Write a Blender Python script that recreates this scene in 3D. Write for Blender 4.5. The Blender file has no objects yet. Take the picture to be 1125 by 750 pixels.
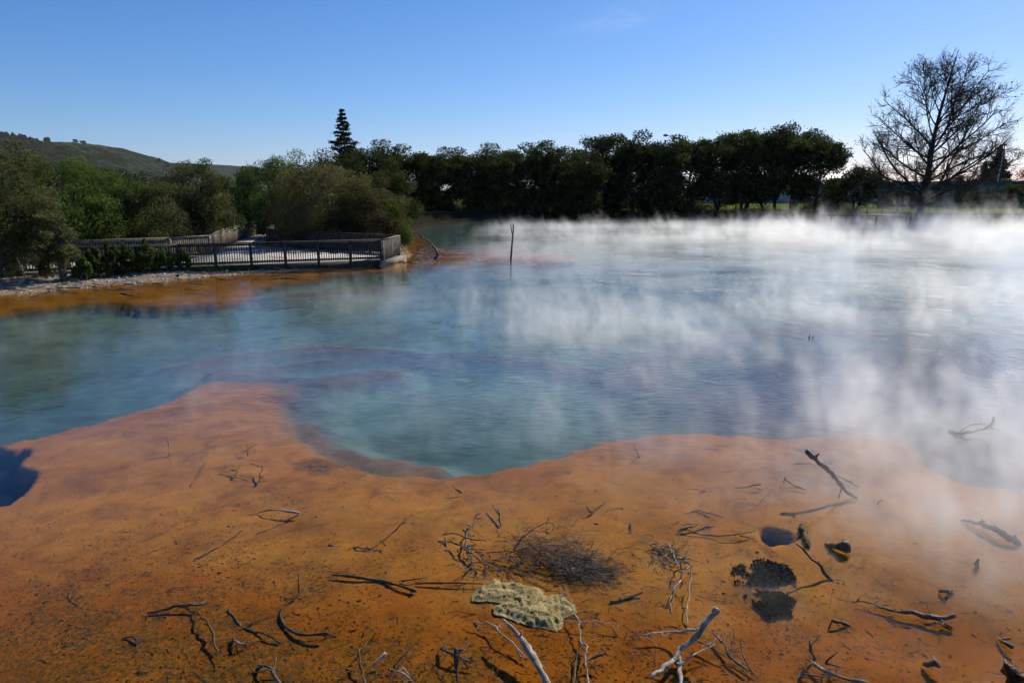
import bpy, math, random
import numpy as np

R = math.radians
scene = bpy.context.scene
COL = scene.collection

# ------------------------------------------------------------------ camera
CAM_H, PITCH, F, CX, CY = 3.5, R(12.3), 750.0, 562.5, 375.0
cam_d = bpy.data.cameras.new('camera')
cam = bpy.data.objects.new('camera', cam_d)
COL.objects.link(cam)
cam.location = (0, 0, CAM_H)
cam.rotation_euler = (math.pi / 2 - PITCH, 0, 0)
cam_d.lens = 24
cam_d.sensor_width = 36
cam_d.clip_start = 0.1
cam_d.clip_end = 20000
scene.camera = cam
CP, SP = math.cos(PITCH), math.sin(PITCH)


def ray(px, py):
    u, v = (px - CX) / F, (CY - py) / F
    return u, CP + v * SP, -SP + v * CP


def at(px, py, z=0.0):
    """Point of the place on the horizontal level z seen at (px, py) of the survey photo."""
    x, y, dz = ray(px, py)
    t = (z - CAM_H) / dz
    return (x * t, y * t, z)


def at_y(px, py, Y):
    x, y, dz = ray(px, py)
    t = Y / y
    return (x * t, Y, CAM_H + dz * t)


def xy_at(px, Y):
    """Ground position at forward distance Y in the direction of column px (taken at eye level)."""
    return at_y(px, 212, Y)[:2]


# ------------------------------------------------------------------ objects
def tag(o, label=None, cat=None, group=None, kind=None):
    if label: o['label'] = label
    if cat: o['category'] = cat
    if group: o['group'] = group
    if kind: o['kind'] = kind
    return o


def empty(name, loc, rz=0.0, parent=None):
    o = bpy.data.objects.new(name, None)
    o.location = loc
    o.rotation_euler = (0, 0, rz)
    o.empty_display_size = 0.2
    COL.objects.link(o)
    if parent: o.parent = parent
    return o


def copy_tree(o, parent=None):
    c = o.copy()
    COL.objects.link(c)
    if parent: c.parent = parent
    for ch in list(o.children):
        copy_tree(ch, c)
    return c


class MB:
    """Collects shapes as numpy chunks, links them as one mesh object."""

    def __init__(self):
        self.v, self.f, self.n = [], [], 0      # f: (array[k, m])

    def add(self, V, Fs):
        V = np.asarray(V, dtype=np.float64)
        self.v.append(V)
        Fs = Fs if isinstance(Fs, list) else [Fs]
        for q in Fs:
            q = np.asarray(q, dtype=np.int64)
            if len(q): self.f.append(q + self.n)
        self.n += len(V)

    def box(self, c, s, rz=0.0, rx=0.0):
        hx, hy, hz = s[0] / 2, s[1] / 2, s[2] / 2
        V = np.array([(x * hx, y * hy, z * hz) for z in (-1, 1) for y in (-1, 1) for x in (-1, 1)])
        if rx:
            cr, sr = math.cos(rx), math.sin(rx)
            V = np.stack([V[:, 0], V[:, 1] * cr - V[:, 2] * sr, V[:, 1] * sr + V[:, 2] * cr], 1)
        if rz:
            cr, sr = math.cos(rz), math.sin(rz)
            V = np.stack([V[:, 0] * cr - V[:, 1] * sr, V[:, 0] * sr + V[:, 1] * cr, V[:, 2]], 1)
        V = V + np.array(c)
        self.add(V, [[(0, 2, 3, 1), (4, 5, 7, 6), (0, 1, 5, 4), (2, 6, 7, 3), (0, 4, 6, 2), (1, 3, 7, 5)]])
        return self

    def bar(self, a, b, w, h):
        """A rectangular bar from a to b (w across in plan, h upright)."""
        a, b = np.array(a, float), np.array(b, float)
        d = b - a
        L = np.linalg.norm(d); d /= L
        s = np.cross(d, (0, 0, 1.0)); s /= np.linalg.norm(s)
        u = np.cross(s, d)
        V = [p + s * (i * w / 2) + u * (j * h / 2) for p in (a, b) for j in (-1, 1) for i in (-1, 1)]
        self.add(V, [[(0, 1, 3, 2), (4, 6, 7, 5), (0, 4, 5, 1), (2, 3, 7, 6), (0, 2, 6, 4), (1, 5, 7, 3)]])
        return self

    def tube(self, pts, radii, sides=8, rough=0.0, rng=None, cap=True):
        P = np.array(pts, float)
        n = len(P)
        rad = np.array(radii, float)
        T = np.gradient(P, axis=0)
        T /= np.linalg.norm(T, axis=1)[:, None] + 1e-9
        ref = np.array((0, 0, 1.0)) if abs(T[0][2]) < 0.9 else np.array((1.0, 0, 0))
        A = np.cross(T[0], ref); A /= np.linalg.norm(A)
        ang = np.arange(sides) * 2 * math.pi / sides
        rings = []
        for i in range(n):
            A = A - T[i] * A.dot(T[i]); A /= np.linalg.norm(A) + 1e-9
            B = np.cross(T[i], A)
            rr = np.full(sides, rad[i])
            if rough and rng is not None:
                rr = rr * (1 + rough * (rng.random(sides) - 0.5) * 2)
            rings.append(P[i] + (np.cos(ang) * rr)[:, None] * A + (np.sin(ang) * rr)[:, None] * B)
        V = np.concatenate(rings)
        i = np.arange(n - 1)[:, None] * sides
        j = np.arange(sides)[None, :]
        k = (j + 1) % sides
        Q = np.stack([i + j, i + k, i + sides + k, i + sides + j], -1).reshape(-1, 4)
        fs = [Q]
        if cap:
            c0, c1 = len(V), len(V) + 1
            V = np.concatenate([V, P[:1] - T[:1] * rad[0] * 0.25, P[-1:] + T[-1:] * rad[-1] * 0.25])
            jj = np.arange(sides); kk = (jj + 1) % sides
            fs.append(np.stack([kk, jj, np.full(sides, c0)], 1))
            o = (n - 1) * sides
            fs.append(np.stack([o + jj, o + kk, np.full(sides, c1)], 1))
        self.add(V, fs)
        return self

    def build(self, name, mat, parent=None, loc=(0, 0, 0), smooth=False, local=False):
        """local: vertices are already relative to loc; otherwise they are world coordinates."""
        me = bpy.data.meshes.new(name)
        V = np.concatenate(self.v) if self.v else np.zeros((0, 3))
        if not local:
            V = V - np.array(loc)
        me.vertices.add(len(V))
        me.vertices.foreach_set('co', V.astype(np.float32).ravel())
        tot = np.concatenate([np.full(len(q), q.shape[1]) for q in self.f]).astype(np.int32)
        idx = np.concatenate([q.ravel() for q in self.f]).astype(np.int32)
        me.loops.add(len(idx))
        me.loops.foreach_set('vertex_index', idx)
        me.polygons.add(len(tot))
        st = np.concatenate([[0], np.cumsum(tot)[:-1]]).astype(np.int32)
        me.polygons.foreach_set('loop_start', st)
        me.polygons.foreach_set('loop_total', tot)
        if smooth:
            me.polygons.foreach_set('use_smooth', np.ones(len(tot), dtype=bool))
        me.update(calc_edges=True)
        if mat: me.materials.append(mat)
        o = bpy.data.objects.new(name, me)
        COL.objects.link(o)
        if parent:
            o.parent = parent
        o.location = loc
        return o


# ------------------------------------------------------------------ numpy noise
def _hash(ix, iy, seed):
    h = (ix.astype(np.int64) * 374761393 + iy.astype(np.int64) * 668265263 + seed * 982451653) & 0xFFFFFFFF
    h = ((h ^ (h >> 13)) * 1274126177) & 0xFFFFFFFF
    return ((h ^ (h >> 16)) & 0xFFFF) / 65535.0


def vnoise(x, y, seed=0):
    x0, y0 = np.floor(x), np.floor(y)
    fx, fy = x - x0, y - y0
    fx, fy = fx * fx * (3 - 2 * fx), fy * fy * (3 - 2 * fy)
    a, b = _hash(x0, y0, seed), _hash(x0 + 1, y0, seed)
    c, d = _hash(x0, y0 + 1, seed), _hash(x0 + 1, y0 + 1, seed)
    return (a * (1 - fx) + b * fx) * (1 - fy) + (c * (1 - fx) + d * fx) * fy - 0.5


def fbm(x, y, seed=0, octv=4):
    s, a, t = 0, 1.0, 0
    for k in range(octv):
        s = s + a * vnoise(x * 2 ** k + k * 17.3, y * 2 ** k - k * 9.1, seed + k)
        t += a; a *= 0.5
    return s / t * 2


def sstep(a, b, x):
    t = np.clip((x - a) / (b - a), 0, 1)
    return t * t * (3 - 2 * t)


def seg_dist(x, y, poly, closed=True):
    d = np.full(x.shape, 1e18)
    n = len(poly)
    for i in range(n if closed else n - 1):
        ax, ay = poly[i]; bx, by = poly[(i + 1) % n]
        dx, dy = bx - ax, by - ay
        t = np.clip(((x - ax) * dx + (y - ay) * dy) / (dx * dx + dy * dy + 1e-12), 0, 1)
        d = np.minimum(d, (x - ax - t * dx) ** 2 + (y - ay - t * dy) ** 2)
    return np.sqrt(d)


def inside(x, y, poly):
    c = np.zeros(x.shape, bool)
    n = len(poly)
    for i in range(n):
        ax, ay = poly[i]; bx, by = poly[(i + 1) % n]
        if ay == by: continue
        k = ((ay > y) != (by > y)) & (x < (bx - ax) * (y - ay) / (by - ay) + ax)
        c ^= k
    return c


def sdist(x, y, poly):
    """Positive inside."""
    d = seg_dist(x, y, poly)
    return np.where(inside(x, y, poly), d, -d)


def W(pts, z=0.0):
    return [at(px, py, z)[:2] for px, py in pts]


# ------------------------------------------------------------------ shader helpers
class N:
    """Tiny wrapper: build node graphs with plain calls."""

    def __init__(self, tree):
        self.t = tree

    def node(self, kind, props=None, **inp):
        n = self.t.nodes.new(kind)
        for k, v in (props or {}).items(): setattr(n, k, v)
        for k, v in inp.items():
            self.set(n, k, v)
        return n

    def set(self, n, k, v):
        s = n.inputs[int(k[1:])] if k[0] == '_' and k[1:].isdigit() else n.inputs[k.replace('__', ' ')]
        if isinstance(v, bpy.types.NodeSocket): self.t.links.new(v, s)
        elif isinstance(v, bpy.types.Node): self.t.links.new(v.outputs[0], s)
        else: s.default_value = v

    def math(self, op, a, b=0.0, c=0.0, clamp=False):
        n = self.node('ShaderNodeMath', {'operation': op, 'use_clamp': clamp}, _0=a, _1=b, _2=c)
        return n.outputs[0]

    def noise(self, vec, scale, detail=3.0, rough=0.55, dist=0.0):
        n = self.node('ShaderNodeTexNoise', None, Scale=scale, Detail=detail, Roughness=rough, Distortion=dist)
        if vec is not None: self.set(n, 'Vector', vec)
        return n.outputs[0]

    def ramp(self, fac, stops, interp='LINEAR'):
        n = self.node('ShaderNodeValToRGB', None, Fac=fac)
        cr = n.color_ramp
        cr.interpolation = interp
        while len(cr.elements) < len(stops): cr.elements.new(0.5)
        for e, (p, c) in zip(cr.elements, stops):
            e.position = p
            e.color = (*c, 1) if len(c) == 3 else c
        return n.outputs[0]

    def step(self, x, a, b):
        n = self.node('ShaderNodeMapRange', {'interpolation_type': 'SMOOTHSTEP'}, Value=x)
        n.inputs[1].default_value = a; n.inputs[2].default_value = b
        return n.outputs[0]

    def mix(self, fac, a, b, mode='MIX'):
        n = self.t.nodes.new('ShaderNodeMix')
        n.data_type = 'RGBA'; n.blend_type = mode
        self.set(n, '_0', fac)
        for i, v in ((6, a), (7, b)):
            if isinstance(v, tuple): n.inputs[i].default_value = (*v, 1)
            else: self.t.links.new(v, n.inputs[i])
        return n.outputs[2]

    def pos(self, sx=1, sy=1, sz=1, obj=False):
        if obj:
            p = self.node('ShaderNodeTexCoord').outputs['Object']
        else:
            p = self.node('ShaderNodeNewGeometry').outputs['Position']
        if (sx, sy, sz) == (1, 1, 1): return p
        return self.node('ShaderNodeVectorMath', {'operation': 'MULTIPLY'}, _0=p, _1=(sx, sy, sz)).outputs[0]

    def attr(self, name):
        return self.node('ShaderNodeAttribute', {'attribute_name': name}).outputs['Fac']


def new_mat(name):
    m = bpy.data.materials.new(name)
    m.use_nodes = True
    m.node_tree.nodes.clear()
    g = N(m.node_tree)
    out = g.node('ShaderNodeOutputMaterial')
    return m, g, out


def pbr(name, colors, scale=4.0, rough=0.8, stretch=(1, 1, 1), bump=0.0, bscale=20.0, spec=0.3, metal=0.0, rand=0.0, detail=5):
    """Principled surface whose colour wanders between the given colours by noise."""
    m, g, out = new_mat(name)
    p = g.pos(*stretch, obj=True)
    f = g.noise(p, scale, detail, 0.62)
    stops = [(0.32 + 0.36 * i / max(1, len(colors) - 1), c) for i, c in enumerate(colors)]
    c = g.ramp(f, stops)
    if rand:
        r = g.node('ShaderNodeObjectInfo').outputs['Random']
        v = g.math('MULTIPLY_ADD', r, 2 * rand, 1 - rand)
        c = g.node('ShaderNodeHueSaturation', None, Color=c, Value=v).outputs[0]
    b = g.node('ShaderNodeBsdfPrincipled', None, Base__Color=c, Roughness=rough, Metallic=metal)
    b.inputs['Specular IOR Level'].default_value = spec
    if bump:
        h = g.noise(p, bscale, 4, 0.6)
        bn = g.node('ShaderNodeBump', None, Height=h, Strength=bump, Distance=0.02)
        g.set(b, 'Normal', bn.outputs[0])
    g.t.links.new(b.outputs[0], out.inputs[0])
    return m


def wood(name, cols, crust, rand=.2, crusty=.5, rough=.7):
    m, g, out = new_mat(name)
    p = g.pos(obj=True)
    r = g.node('ShaderNodeObjectInfo').outputs['Random']
    sh = g.node('ShaderNodeVectorMath', {'operation': 'ADD'}, _0=p, _1=r)
    grain = g.noise(sh.outputs[0], 60, 4, .7, .6)
    blot = g.noise(sh.outputs[0], 9, 5, .65)
    c = g.ramp(g.math('ADD', g.math('MULTIPLY', grain, .45), g.math('MULTIPLY', blot, .55)), [(.34 + .32 * i / (len(cols) - 1), k) for i, k in enumerate(cols)])
    k_ = g.math('MULTIPLY', g.step(g.noise(sh.outputs[0], 24, 4, .7), .60 - .1 * crusty, .66), g.step(blot, .56 - .2 * crusty, .62))
    c = g.mix(k_, c, crust)
    c = g.node('ShaderNodeHueSaturation', None, Color=c, Value=g.math('MULTIPLY_ADD', r, 2 * rand, 1 - rand)).outputs[0]
    b = g.node('ShaderNodeBsdfPrincipled', None, Base__Color=c, Roughness=rough)
    b.inputs['Specular IOR Level'].default_value = .3
    bn = g.node('ShaderNodeBump', None, Height=grain, Strength=.8, Distance=.01)
    g.set(b, 'Normal', bn.outputs[0])
    g.t.links.new(b.outputs[0], out.inputs[0])
    return m


def leaf_mat(name, cols, trans=0.35, scale=0.9, rand=0.25):
    m, g, out = new_mat(name)
    p = g.pos(obj=True)
    f = g.noise(p, scale, 3, 0.6)
    f2 = g.noise(p, 9.0, 2, 0.6)
    f = g.math('MULTIPLY_ADD', g.math('SUBTRACT', f2, 0.5), 0.6, f)
    c = g.ramp(f, [(0.3 + 0.4 * i / (len(cols) - 1), k) for i, k in enumerate(cols)])
    r = g.node('ShaderNodeObjectInfo').outputs['Random']
    c = g.node('ShaderNodeHueSaturation', None, Color=c, Value=g.math('MULTIPLY_ADD', r, 2 * rand, 1 - rand)).outputs[0]
    d = g.node('ShaderNodeBsdfDiffuse', None, Color=c)
    t = g.node('ShaderNodeBsdfTranslucent', None, Color=c)
    s = g.node('ShaderNodeMixShader', None, _0=trans, _1=d.outputs[0], _2=t.outputs[0])
    g.t.links.new(s.outputs[0], out.inputs[0])
    return m


MAT = {}
MAT['kanuka'] = leaf_mat('kanuka_leaf', [(.014, .020, .006), (.036, .050, .014), (.080, .095, .028)], 0.45)
MAT['manuka'] = leaf_mat('manuka_leaf', [(0.0454, 0.0551, 0.021), (0.0972, 0.1102, 0.0421), (0.1782, 0.1864, 0.081)], 0.45)
MAT['green'] = leaf_mat('green_leaf', [(0.0374, 0.0655, 0.0156), (0.0858, 0.1326, 0.0281), (0.1716, 0.2184, 0.0546)], 0.45)
MAT['brown'] = leaf_mat('brown_leaf', [(0.0583, 0.0518, 0.0244), (0.1134, 0.1004, 0.0454), (0.1378, 0.154, 0.0454)], 0.45)
MAT['needle'] = leaf_mat('needle_leaf', [(.008, .014, .008), (.016, .026, .014), (.028, .038, .02)], 0.15)
MAT['fern'] = leaf_mat('fern_leaf', [(.04, .06, .015), (.07, .10, .03), (.12, .15, .05)], 0.4)
MAT['maple'] = leaf_mat('maple_leaf', [(.22, .06, .02), (.35, .11, .04), (.4, .2, .06)], 0.4)
MAT['gold'] = leaf_mat('gold_leaf', [(.07, .06, .02), (.14, .11, .03), (.2, .16, .05)], 0.4)
MAT['bark'] = pbr('bark', [(.022, .018, .014), (.05, .042, .033), (.085, .074, .06)], 5, .95, (1, 1, .3), .5, 12)
MAT['bark_pale'] = pbr('bark_pale', [(.06, .052, .042), (.12, .105, .088), (.18, .165, .14)], 6, .95, (1, 1, .3), .4, 14)
MAT['bark_bare'] = pbr('bark_bare', [(.016, .013, .011), (.032, .026, .022), (.055, .046, .04)], 5, .95, (1, 1, .3))
MAT['wood_pale'] = wood('wood_pale', [(.10, .075, .05), (.30, .25, .19), (.58, .52, .44)], (.10, .075, .035), .2, .5, .75)
MAT['wood_dark'] = wood('wood_dark', [(.006, .005, .004), (.018, .014, .010), (.055, .043, .030)], (.20, .17, .12), .25, .15, .5)
MAT['wood_mid'] = wood('wood_mid', [(.022, .016, .010), (.075, .055, .034), (.24, .19, .13)], (.40, .34, .25), .25, .35, .65)
MAT['wood_mud'] = wood('wood_mud', [(.020, .014, .005), (.060, .040, .013), (.15, .095, .03)], (.22, .16, .07), .2, .5, .85)
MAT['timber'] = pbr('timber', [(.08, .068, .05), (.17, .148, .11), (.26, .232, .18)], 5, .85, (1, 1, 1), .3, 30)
MAT['timber_shaded'] = pbr('timber_shaded', [(.028, .024, .018), (.060, .050, .038), (.10, .085, .064)], 5, .85, (1, 1, 1), .3, 30)  # timber darkened: shade on sides turned from the sun is in the colour
MAT['steel'] = pbr('galvanised_steel', [(.3, .31, .32), (.42, .43, .44)], 3, .45, metal=.5)
MAT['dark_metal'] = pbr('dark_metal', [(.03, .03, .032), (.05, .05, .052)], 3, .4, metal=.3)
MAT['rubber'] = pbr('rubber', [(.012, .012, .012), (.025, .025, .025)], 8, .8)
MAT['glass'] = pbr('window_glass', [(.02, .024, .028), (.035, .04, .045)], 2, .08, spec=.6)
MAT['white_paint'] = pbr('white_paint', [(.66, .66, .65), (.8, .8, .79)], 2, .5)
MAT['grey_paint'] = pbr('grey_paint', [(.34, .35, .37), (.45, .46, .48)], 2, .5)
MAT['red_paint'] = pbr('red_paint', [(.32, .02, .025), (.42, .035, .04)], 2, .3, spec=.5)
MAT['roof_iron'] = pbr('roof_iron', [(.36, .37, .39), (.48, .49, .5)], 2, .5)
MAT['roof_brown'] = pbr('roof_brown', [(.16, .12, .1), (.24, .19, .16)], 2, .7)
MAT['netting'] = leaf_mat('netting', [(.02, .085, .075), (.03, .12, .105), (.045, .15, .13)], 0.35, .6, .05)


# ------------------------------------------------------------------ lake and land shape
LEFT_SHORE = [(-330, 352), (-150, 338), (-60, 330), (0, 325), (60, 320), (120, 314), (180, 309), (235, 303), (290, 299), (345, 296),
              (400, 293), (432, 291.5), (446, 289), (452, 281), (450, 272), (443, 263), (440, 254), (446, 247.5)]
FAR_SHORE = [(480, 243.5), (530, 242), (600, 240.5), (680, 239), (760, 238), (830, 238), (880, 239), (930, 241), (980, 243), (1050, 245), (1125, 246), (1300, 248), (1700, 262)]
LAND = W(LEFT_SHORE) + W(FAR_SHORE) + [(240, 60), (9000, 0), (9000, 9000), (-9000, 9000), (-9000, 10)]
SHELF = W([(-700, 560), (-200, 514), (-80, 497), (0, 481), (60, 466.5), (120, 452), (165, 440), (196, 428), (216, 418), (236, 413), (258, 415),
           (280, 424), (292, 438), (299, 456), (310, 474), (335, 490), (370, 503), (420, 513), (480, 517), (530, 512), (570, 503),
           (620, 489), (660, 478), (710, 470), (760, 467), (820, 470), (870, 474), (930, 466), (985, 470), (1002, 478), (1008, 497), (1040, 516),
           (1080, 526), (1125, 531), (1300, 545), (1900, 700), (1700, 1500), (-600, 1500)])
RIGHT_SHOAL = W([(845, 425), (900, 398), (1000, 388), (1125, 388), (1400, 400), (1400, 462), (1125, 458), (1000, 472), (985, 482), (930, 474), (890, 462)])
SHORE_SHOAL = W([(-400, 372), (-150, 352), (0, 339), (80, 330.5), (128, 329), (181, 333), (240, 330), (266, 325), (270, 314), (300, 309), (345, 304), (345, 296),
                 (290, 297), (180, 305), (0, 320), (-300, 340)])
HUMP = W([(446, 289), (452, 278), (480, 270.5), (560, 271), (610, 275), (640, 281), (600, 286), (520, 288), (470, 290)])
BARS = [(W([(200, 391), (250, 380), (330, 372), (420, 375), (470, 383)]), .25, 1.2, .36),
        (W([(225, 409), (290, 392), (380, 381), (500, 377), (600, 384), (690, 404)]), .2, 1.0, .40),
        (W([(250, 396), (300, 405), (350, 405), (420, 398)]), .2, 1.0, .34),
        (W([(300, 319), (360, 314), (425, 311)]), .4, 1.4, .42),
        (W([(690, 404), (760, 372), (830, 357), (900, 352), (1010, 358), (1125, 352), (1300, 350)]), .3, 1.6, .36),
        (W([(330, 455), (345, 478), (390, 496), (450, 505)]), .2, .9, .25),
        (W([(830, 362), (960, 330), (1125, 320)]), .3, 2.2, .5)]
PITS = [W([(-60, 480), (10, 489), (30, 490), (24, 503), (22, 512), (38, 516), (41, 526), (24, 538), (8, 549), (-20, 556), (-80, 560)]),
        W([(835, 582), (848, 579), (864, 581), (870, 587), (862, 594), (846, 595), (836, 591)]),
        W([(878, 490), (888, 488), (897, 491), (890, 494)]),
        W([(907, 527), (918, 526), (922, 530), (911, 531)])]


def lake(x, y):
    """Bed/land height plus material masks at world points."""
    wob = 0.16 * fbm(x * 0.9, y * 0.9, 3, 4) + 0.10 * fbm(x * 4.5, y * 4.5, 9, 3) + 0.045 * fbm(x * 15, y * 15, 19, 2)
    near = sstep(25, 8, np.hypot(x, y))
    k = 1.0 + (1 - near) * 1.5
    bx, by = at(40, 400)[:2]
    cx0, cy0 = at(520, 480)[:2]
    deep = 1.15 + .5 * np.exp(-((x - bx) ** 2 / 14 + (y - by) ** 2 / 22)) + .35 * np.exp(-((x - cx0) ** 2 / 5 + (y - cy0) ** 2 / 2.2))
    depth = deep + 0

    def feat(sd, w, d, off=0.0):
        nonlocal depth
        o = np.clip((-(sd + wob * k * .8) + off) / w, 0, 1)
        o = o * o * (3 - 2 * o)
        depth = np.minimum(depth, d + (deep - d) * o)
    sh = sdist(x, y, SHELF)
    edge = 0.35 + 1.5 * sstep(-6.0, -4.4, x) - .95 * sstep(-3.2, -1.2, x) + 1.6 * sstep(11.6, 13.0, y) * sstep(-7.2, -5.6, x)
    feat(sh, edge, 0.030 + 0.06 * sstep(1.3, 0, sh) + 0.012 * fbm(x * .7, y * .7, 5, 3), .12)
    feat(sdist(x, y, RIGHT_SHOAL), 5.0, 0.33, -.3)
    feat(sdist(x, y, SHORE_SHOAL), 0.9, 0.09)
    feat(sdist(x, y, HUMP), 1.6, 0.07)
    for pl, r, w, d in BARS:
        feat(r - seg_dist(x, y, pl, False) + .15 * fbm(x * .6, y * .6, 21, 2), w, d)
    pit = np.zeros(x.shape)
    for p in PITS:
        s = sdist(x, y, p) + .10 * fbm(x * 5.5, y * 5.5, 31, 4)
        pit = np.maximum(pit, sstep(-.03, .13, s))
    depth = depth + pit * 0.35
    ld = sdist(x, y, LAND)
    ld = ld + .45 * fbm(x * .35, y * .35, 41, 4) * sstep(120, 20, np.hypot(x, y))
    # the bed rises to the shore
    depth = np.where(ld > -1.6, np.minimum(depth, np.clip(-ld, 0, 9) * (.12 + .6 * sstep(60, 85, y)) + .02), depth)
    far = sstep(60, 85, y)
    h = np.where(ld > 0, np.minimum(ld * (.07 + .16 * far), .28 + .75 * far), 0)
    h = h + np.where(ld > 1, .05 * fbm(x * .5, y * .5, 51, 3), 0) + np.where(ld > 0, .012 * (fbm(x * 3, y * 3, 52, 3) + 1), 0)
    zb = np.where(depth < .12, depth, .12 + .38 * (1 - np.exp(-(depth - .12) / .5)))
    z = np.where(ld > 0, h - .02, -zb + .012 * fbm(x * 2.3, y * 2.3, 61, 3))
    return z, depth, pit, ld


def bed_z(x, y):
    z = lake(np.atleast_1d(np.array(x, float)), np.atleast_1d(np.array(y, float)))[0]
    return float(z[0]) if len(z) == 1 else z


# ground sheet: a fan of quads, fine by the near shallows and coarse to the horizon
rr = [3.0]
while rr[-1] < 9: rr.append(rr[-1] * 1.02)
while rr[-1] < 20: rr.append(rr[-1] * 1.005)
while rr[-1] < 40: rr.append(rr[-1] * 1.011)
while rr[-1] < 9000: rr.append(rr[-1] * 1.045)
rr = np.array(rr)
th = np.linspace(R(-72), R(72), 800)
RR, TH = np.meshgrid(rr, th, indexing='ij')
gx, gy = RR * np.sin(TH), RR * np.cos(TH) - 6.0
gz, gdepth, gpit, gland = lake(gx.ravel(), gy.ravel())
nr, nt = RR.shape
i = np.arange(nr - 1)[:, None] * nt
j = np.arange(nt - 1)[None, :]
quads = np.stack([i + j, i + nt + j, i + nt + j + 1, i + j + 1], -1).reshape(-1, 4)[:, ::-1]
mb = MB()
mb.add(np.stack([gx.ravel(), gy.ravel(), gz], 1), quads)

m, g, out = new_mat('lake_bed_and_shore')
P = g.pos()
depth, pit, land, algae = g.attr('depth'), g.attr('pit'), g.attr('land'), g.attr('algae')
n_big = g.noise(P, .7, 4, .6)
n_mid = g.noise(P, 4, 5, .65)
n_fine = g.noise(P, 26, 4, .7)
n_grain = g.noise(P, 90, 3, .7)
dd = g.math('MULTIPLY_ADD', g.math('SUBTRACT', n_mid, .5), .10, depth)
dd = g.math('MULTIPLY_ADD', g.math('SUBTRACT', n_fine, .5), .04, dd)
base = g.ramp(g.math('MULTIPLY', dd, .625), [(q * .625, c_) for q, c_ in (
    (0.0, (.22, .105, .020)), (.03, (.30, .120, .014)), (.075, (.280, .106, .0085)), (.13, (.22, .090, .014)), (.22, (.15, .086, .034)),
    (.36, (.088, .078, .066)), (.60, (.094, .120, .102)), (1.0, (.096, .146, .118)), (1.55, (.046, .080, .060)))])
tone = g.ramp(n_big, [(.3, (.72, .66, .6)), (.5, (1, 1, 1)), (.72, (1.12, 1.2, 1.35))])
base = g.mix(1.0, base, tone, 'MULTIPLY')
shal0 = g.step(depth, .24, .10)
n_cl = g.noise(P, 2.1, 5, .7, .6)
rust = g.attr('rust')
rv = g.math('ADD', rust, g.math('MULTIPLY', g.math('SUBTRACT', g.noise(P, .9, 4, .65, .8), .5), 1.7))
base = g.mix(g.math('MULTIPLY', g.step(rv, .25, .95), shal0), base, (.215, .066, .005))
base = g.mix(g.math('MULTIPLY', g.math('MULTIPLY', g.step(g.noise(P, 1.4, 5, .7, 1.0), .55, .72), .55), shal0), base, (.125, .072, .012))
base = g.mix(1.0, base, g.ramp(n_cl, [(.32, (.62, .60, .60)), (.46, (.90, .92, .92)), (.6, (1.05, 1.05, 1.0)), (.74, (1.2, 1.34, 1.5))]), 'MULTIPLY')
# dark specks and olive scum on the shallow mud
shal = g.step(depth, .34, .12)
spk = g.math('MULTIPLY', g.step(n_fine, .60, .70), g.step(n_mid, .42, .62))
spk2 = g.math('MULTIPLY', g.step(n_grain, .60, .70), g.step(g.noise(P, 1.6, 3, .6), .42, .62))
vein = g.math('MULTIPLY', g.step(g.math('ABSOLUTE', g.math('SUBTRACT', g.noise(P, 1.3, 6, .68, 1.2), .5)), .035, .0), g.step(g.noise(P, .5, 3, .6), .46, .60))
vein = g.math('MULTIPLY', vein, g.step(n_fine, .36, .58))
spk = g.math('MAXIMUM', spk, g.math('MULTIPLY', vein, .8))
spk = g.math('MULTIPLY', g.math('MAXIMUM', spk, spk2), shal)
base = g.mix(g.math('MULTIPLY', spk, .62), base, (.030, .020, .008))
alg = g.math('MULTIPLY', g.step(g.math('ADD', g.math('MULTIPLY', algae, .36), g.math('MULTIPLY', n_mid, .65)), .50, .68), g.step(n_fine, .38, .60))
base = g.mix(g.math('MULTIPLY', alg, .75), base, (.040, .036, .010))
base = g.mix(pit, base, (.006, .008, .014))
# land: silica gravel by the water, litter and soil, then grass
gr = g.ramp(g.noise(P, 9, 5, .75), [(.30, (.045, .034, .022)), (.44, (.15, .115, .075)), (.58, (.29, .235, .165)), (.72, (.44, .38, .30))])
gr = g.mix(g.step(n_grain, .54, .66), gr, (.10, .085, .066))
mud = g.ramp(n_mid, [(.3, (.16, .085, .03)), (.5, (.27, .17, .08)), (.7, (.34, .25, .15))])
gr = g.mix(g.step(g.math('MULTIPLY_ADD', n_mid, .7, land), .9, .35), gr, mud)
soil = g.ramp(n_mid, [(.3, (.012, .010, .007)), (.5, (.024, .021, .013)), (.7, (.034, .036, .016))])
grass = g.ramp(n_mid, [(.3, (.05, .075, .018)), (.5, (.085, .12, .028)), (.7, (.13, .16, .045))])
sepy = g.node('ShaderNodeSeparateXYZ', None, Vector=P).outputs[1]
far = g.step(sepy, 56, 66)
landc = g.mix(g.step(g.math('MULTIPLY_ADD', n_mid, 1.2, land), 3.8, 5.2), gr, soil)
farc = g.mix(g.step(g.math('MULTIPLY_ADD', n_mid, 1.5, land), 5.5, 8.0), soil, grass)
landc = g.mix(far, landc, farc)
base = g.mix(g.step(land, -.05, .12), base, landc)
b = g.node('ShaderNodeBsdfPrincipled', None, Base__Color=base, Roughness=.85)
b.inputs['Specular IOR Level'].default_value = 0
hh = g.math('ADD', g.math('MULTIPLY', n_fine, .6), g.math('MULTIPLY', n_mid, .6))
bn = g.node('ShaderNodeBump', None, Height=hh, Strength=.55, Distance=.03)
g.set(b, 'Normal', bn.outputs[0])
g.t.links.new(b.outputs[0], out.inputs[0])
MAT['bed'] = m

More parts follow.
